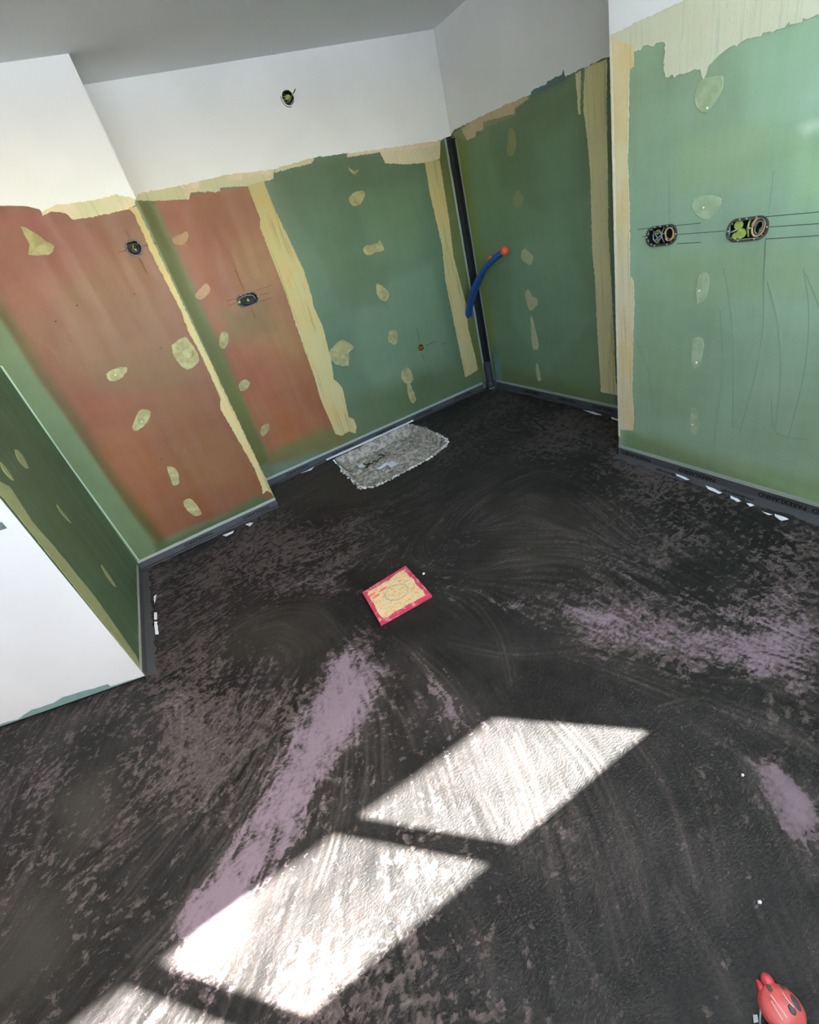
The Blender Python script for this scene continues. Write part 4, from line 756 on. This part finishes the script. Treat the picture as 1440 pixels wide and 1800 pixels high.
# brass water outlet in its hole
e = empty('water_outlet', B.p(*HOLE_O), 'brass water outlet in a small orange hole low on the back wall', 'water outlet')
pocket(e, B, HOLE_O, circ(.0265, 18), .05, ragged(circ(.031, 18), .5, .0015), (plain('hole_edge', (150, 120, 74), .8, .2), plain('hole_inside', (58, 34, 14), .8, .2)), .002)
tube('brass_fitting', [B.p(HOLE_O[0], HOLE_O[1], -.045), B.p(HOLE_O[0]-.002, HOLE_O[1]-.002, -.002)], .016, M['brass'], e, 14, False); tube('thread_ring', [B.p(HOLE_O[0]-.002+.014*math.cos(k*PI/8), HOLE_O[1]-.002+.014*math.sin(k*PI/8), -.002) for k in range(17)], .0035, M['brass'], e, 6, False)
ball('bore', B.p(HOLE_O[0]-.004, HOLE_O[1]-.002, -.008), .008, M['steel'], e, (.7, 1.2, .4), None, 10); ball('orange_foam', B.p(HOLE_O[0]+.018, HOLE_O[1], -.012), .011, M['brass'], e, (.8, 1.6, .8), None, 10)

# ---------------------------------------------------------------- blue hoses and drain pipe in the corner
def hose(pts, r, label, capdir, bits=True):
    e = empty('water_hose', pts[0], label, 'hose', 'blue hoses in the back corner')
    cv = catmull([tuple(p) for p in pts], 8, False); tube('sheath', cv, r, M['blue'], e, 14)
    a, b = Vector(cv[-2]), Vector(cv[-1]); t = (b-a).normalized()
    bm = bmesh.new(); tube_bm(bm, [b-t*.012, b-t*.008, b+t*.020, b+t*.030, b+t*.034], [r*1.15, r*1.3, r*1.42, r*1.15, r*.5], 14); bmobj('orange_cap', bm, M['orange'], e, True)
    c0 = Vector(cv[0]); tube('sheath_collar', [c0+Vector((0, -.001, 0)), c0+Vector((0, -.012, 0))], r*1.35, M['fleece'], e, 14)
    return e
hose([[(2.419,3.685,.659)][0], [(2.406,3.64,.716)][0], [(2.386,3.52,.849)][0], [(2.377,3.36,.983)][0], [(2.371,3.19,1.076)][0], [(2.38,3.03,1.134)][0]], .021, 'longer blue water hose with orange cap curving across the back corner', None)
hose([[(2.457,3.69,.647)][0], [(2.436,3.64,.712)][0], [(2.43,3.56,.814)][0], [(2.44,3.44,.945)][0], [(2.46,3.32,1.077)][0]], .014, 'shorter blue hose mostly hidden behind the longer one, its orange cap showing above', None)
pb = [(2.58,3.679)][0]; pc = (min(pb[0], XC-.045), min(pb[1], YB-.05))
e = empty('drain_pipe', (pc[0], pc[1], 0), 'short dark grey drain pipe standing upright in the back corner', 'pipe')
V_ = lambda z: (pc[0], pc[1], z)
bm = bmesh.new(); tube_bm(bm, [V_(0.0), V_(.235)], .034, 24, False); tube_bm(bm, [V_(.235), V_(.06)], .030, 24, False)
a_ = [v for v in bm.verts if abs(v.co.z-.235) < 1e-4]; bmobj('pipe_body', bm, M['pipe'], e, True)
tube('pipe_rim', [(pc[0]+.032*math.cos(k*PI/12), pc[1]+.032*math.sin(k*PI/12), .235) for k in range(25)], .0026, M['pipe'], e, 6, False)
bm = bmesh.new(); tube_bm(bm, [V_(0), V_(.004), V_(.058), V_(.062)], [.036, .0385, .0385, .035], 24); bmobj('pipe_socket', bm, M['pipe'], e, True)
tube('pale_ring', [(pc[0]+.040*math.cos(k*PI/12), pc[1]+.040*math.sin(k*PI/12), .004) for k in range(14, 23)], .0035, M['fleece'], e, 6)
# white batten along the top of the recess
bt = [(.797,3.631),(1.645,3.633)]; bt = [(x, min(y, YB-.025)) for x, y in bt]
slab('white_strip', F, ragged([(bt[0][0], bt[0][1]-.012), (bt[0][0]+.4, bt[0][1]-.020), (bt[1][0], bt[1][1]-.008), (bt[1][0], bt[1][1]+.010), (bt[0][0], bt[0][1]+.012)], .06, .002), .006, M['paper'], None, .013)
tag(bpy.data.objects['white_strip'], 'thin white strip lying between the back wall and the concrete recess', 'strip')

# ---------------------------------------------------------------- wooden drain cover with red tape edges
c4 = [(.342,1.871,.014),(.606,1.889,.014),(.59,1.598,.014),(.317,1.606,.014)]
c4 = [Vector((p[0], p[1])) for p in c4]; cc = sum(c4, Vector((0, 0)))/4
e = empty('drain_cover', (cc.x, cc.y, 0), 'square wooden strand-board drain cover edged with red tape, flat on the dark floor', 'cover')
ins = lambda k: [cc+(p-cc)*k for p in c4]
o_, i_ = ins(1.0), ins(.84)
slab('board', F, [tuple(p) for p in ins(.985)], .0125, M['osb'], e, .0005)
for k in range(4):
    a, b, c, d = o_[k], o_[(k+1) % 4], i_[(k+1) % 4], i_[k]
    n_ = 7; pts = [tuple(a.lerp(b, t/n_)) for t in range(n_+1)]+[tuple(c.lerp(d, t/n_)+Vector((rnd.gauss(0, .0025), rnd.gauss(0, .0025)))) for t in range(n_+1)]
    slab('red_tape', F, pts, .014+.0004*(k % 2)-.0008, M['redtape'], e, .0008)
lines('pencil_circle', F, e, [[(cc.x+.01+.058*math.cos(k*PI/12), cc.y+.002+.055*math.sin(k*PI/12)) for k in range(25)]], M['wgrey'], .003, .0135)
for p in [(.367,1.819,.014),(.429,1.814,.014),(.38,1.794,.014)]:
    slab('red_smear', F, ragged(catmull(at(p, [(-.022, -.006), (0, .008), (.026, .004), (.01, -.01)]), 3), .02, .002), .0006, plain('red_smear', (216, 110, 92), .6, .3), e, .013)
# scraps in the recess
def scrap(p, name, label, mat, z=-.046, cat='scrap', group=None, th=.002):
    o = slab(name, F, ragged(p, .015, .001), th, mat, None, z); return tag(o, label, cat, group)
scrap([(.96,3.379,-.044),(.997,3.405,-.044),(1.024,3.349,-.044),(1.002,3.334,-.044),(.964,3.341,-.044)], 'paper_scrap', 'white torn paper scrap at the left in the concrete recess', M['paper'])
scrap([(1.04,3.198,-.044),(1.09,3.205,-.044),(1.152,3.226,-.044),(1.151,3.194,-.044),(1.113,3.17,-.044),(1.057,3.159,-.044)], 'paper_scrap', 'narrow white paper scrap in the middle of the concrete recess', M['paper'])
scrap([(1.127,3.198,-.044),(1.19,3.2,-.044),(1.196,3.112,-.044),(1.124,3.092,-.044)], 'plastic_card', 'small pale square card lying in the concrete recess', plain('pale_card', (206, 210, 220), .35, .5, bdist=0), -.043, 'card')
def curl(pts, label):
    o = tube('dark_offcut', [(p[0], p[1], -.034+.006*math.sin(i*1.9)) for i, p in enumerate(catmull(pts, 4, False))], .005, plain('offcut', (40, 34, 28), .6, .3), None, 6); return tag(o, label, 'offcut')
curl([(1.003,3.348,-.044),(1.028,3.312,-.044),(1.087,3.306,-.044),(1.148,3.314,-.044)], 'longer dark curled offcut between the paper scraps in the recess')
curl([(1.156,3.372,-.044),(1.178,3.373,-.044),(1.181,3.316,-.044)], 'short dark curled offcut nearest the back wall in the recess')
curl([(.988,3.259,-.044),(1.019,3.293,-.044),(1.038,3.312,-.044)], 'short dark offcut beside the left paper scrap in the recess')
# ---------------------------------------------------------------- red oval plastic object at bottom right
bp = [Vector(p) for p in [(.505,.096,.012),(.492,.028,.012),(.458,.084,.012),(.443,.027,.012),(.485,.058,.012),(.534,.055,.012)]]
ctr = (Vector([(.482,.056,.012)][0])); ctr.z = 0
ax = (Vector([(.461,.019,0)][0])-Vector([(.499,.097,0)][0])).normalized(); ay = Vector((0, 0, 1)).cross(ax)
e = empty('red_casing', ctr, 'small red oval plastic casing with dark oval spots at the bottom right', 'casing')
MB_ = Matrix((ax, ay, (0, 0, 1))).transposed().to_4x4(); MB_.translation = ctr
def dome(name, cx, cy, rx, ry, rz, mat, z0=0., seg=24):
    bm = bmesh.new(); bmesh.ops.create_uvsphere(bm, u_segments=seg, v_segments=14, radius=1)
    for v in bm.verts:
        z = v.co.z
        v.co.z = max(z, -.35); v.co.x *= 1-.06*v.co.y
    bmesh.ops.transform(bm, matrix=MB_ @ Matrix.Translation((cx, cy, z0+rz*.35)) @ Matrix.Diagonal((rx, ry, rz, 1)), verts=bm.verts[:])
    return bmobj(name, bm, mat, e, True)
RX = (Vector([(.459,.02,0)][0])-Vector([(.491,.089,0)][0])).length/2
RY = (Vector([(.52,.038,0)][0])-Vector([(.446,.059,0)][0])).length/2
dome('shell', 0, 0, RX, RY, .020, M['red']); dome('lower_half', 0, 0, RX*1.03, RY*1.05, .008, M['redd'])
hp = MB_.inverted() @ Vector([(.499,.093,.008)][0]); dome('nose', hp.x, hp.y, .013, .012, .014, M['redd'], .002)
hp2 = MB_.inverted() @ Vector([(.476,.086,.006)][0]); dome('side_lug', hp2.x, hp2.y, .022, .008, .010, M['redd'])
hp2 = MB_.inverted() @ Vector([(.451,.067,.002)][0]); dome('side_lug', hp2.x, hp2.y, .010, .004, .005, M['red'])
def onshell(q):
    lo = MB_.inverted() @ Vector(q); x, y = lo.x, lo.y; k = 1-(x/RX)**2-(y/RY)**2
    return Vector((x, y, .007+.020*math.sqrt(max(.02, k))))
for q, a, b in zip([(.487,.084,.022),(.508,.072,.022),(.506,.047,.022),(.489,.045,.022)], (.008, .005, .013, .008), (.004, .003, .006, .006)):
    c_ = onshell(q); nn_ = Vector((c_.x/RX**2, c_.y/RY**2, (c_.z-.007)/.02**2)).normalized(); bm = bmesh.new(); bmesh.ops.create_uvsphere(bm, u_segments=14, v_segments=8, radius=1)
    rot = Vector((0, 0, 1)).rotation_difference(nn_).to_matrix().to_4x4()
    bmesh.ops.transform(bm, matrix=MB_ @ Matrix.Translation(c_) @ rot @ Matrix.Diagonal((a, b, .0016, 1)), verts=bm.verts[:]); bmobj('dark_spot', bm, M['spot'], e, True)
for ln in ([(.478,.078,.024),(.474,.061,.024),(.47,.043,.024)], [(.47,.072,.022),(.465,.059,.022),(.461,.045,.022)], [(.5,.068,.024),(.496,.057,.024),(.495,.045,.024)]):
    tube('ridge', [MB_ @ (onshell(q)+Vector((0, 0, .0006))) for q in catmull(ln, 4, False)], .0011, M['ridge'], e, 6)
# small litter on the floor
def crumb(q, r, label, mat, cat='crumb'):
    bm = bmesh.new(); bmesh.ops.create_icosphere(bm, subdivisions=2, radius=1)
    for v in bm.verts: v.co *= rnd.uniform(.75, 1.2)
    bmesh.ops.transform(bm, matrix=Matrix.Translation((q[0], q[1], r*.55)) @ Matrix.Diagonal((r*1.2, r, r*.7, 1)), verts=bm.verts[:]); o = bmobj('plaster_crumb', bm, mat); return tag(o, label, cat)
crumb([(.617,.176)][0], .004, 'tiny white plaster crumb on the dark floor above the red casing', M['paper']); crumb([(.855,.359)][0], .004, 'tiny white plaster crumb beside the mauve fan-shaped patch at right', M['paper'])
crumb([(.647,1.775)][0], .006, 'white crumb at the right edge of the wooden drain cover', M['paper'])
o = slab('plaster_flake', F, ragged([(.429,.079),(.437,.075),(.427,.068),(.419,.072)], .01, .002), .004, plain('dirty_white', (164, 167, 172), .7, .3), None, .001); tag(o, 'dirty white plaster flake on the floor left of the red casing', 'flake')
o = tube('thin_stick', [(p[0], p[1], .003) for p in [(.453,.079),(.428,.066)]], .0016, M['wgrey']); tag(o, 'thin pale stick on the floor left of the red casing', 'stick')
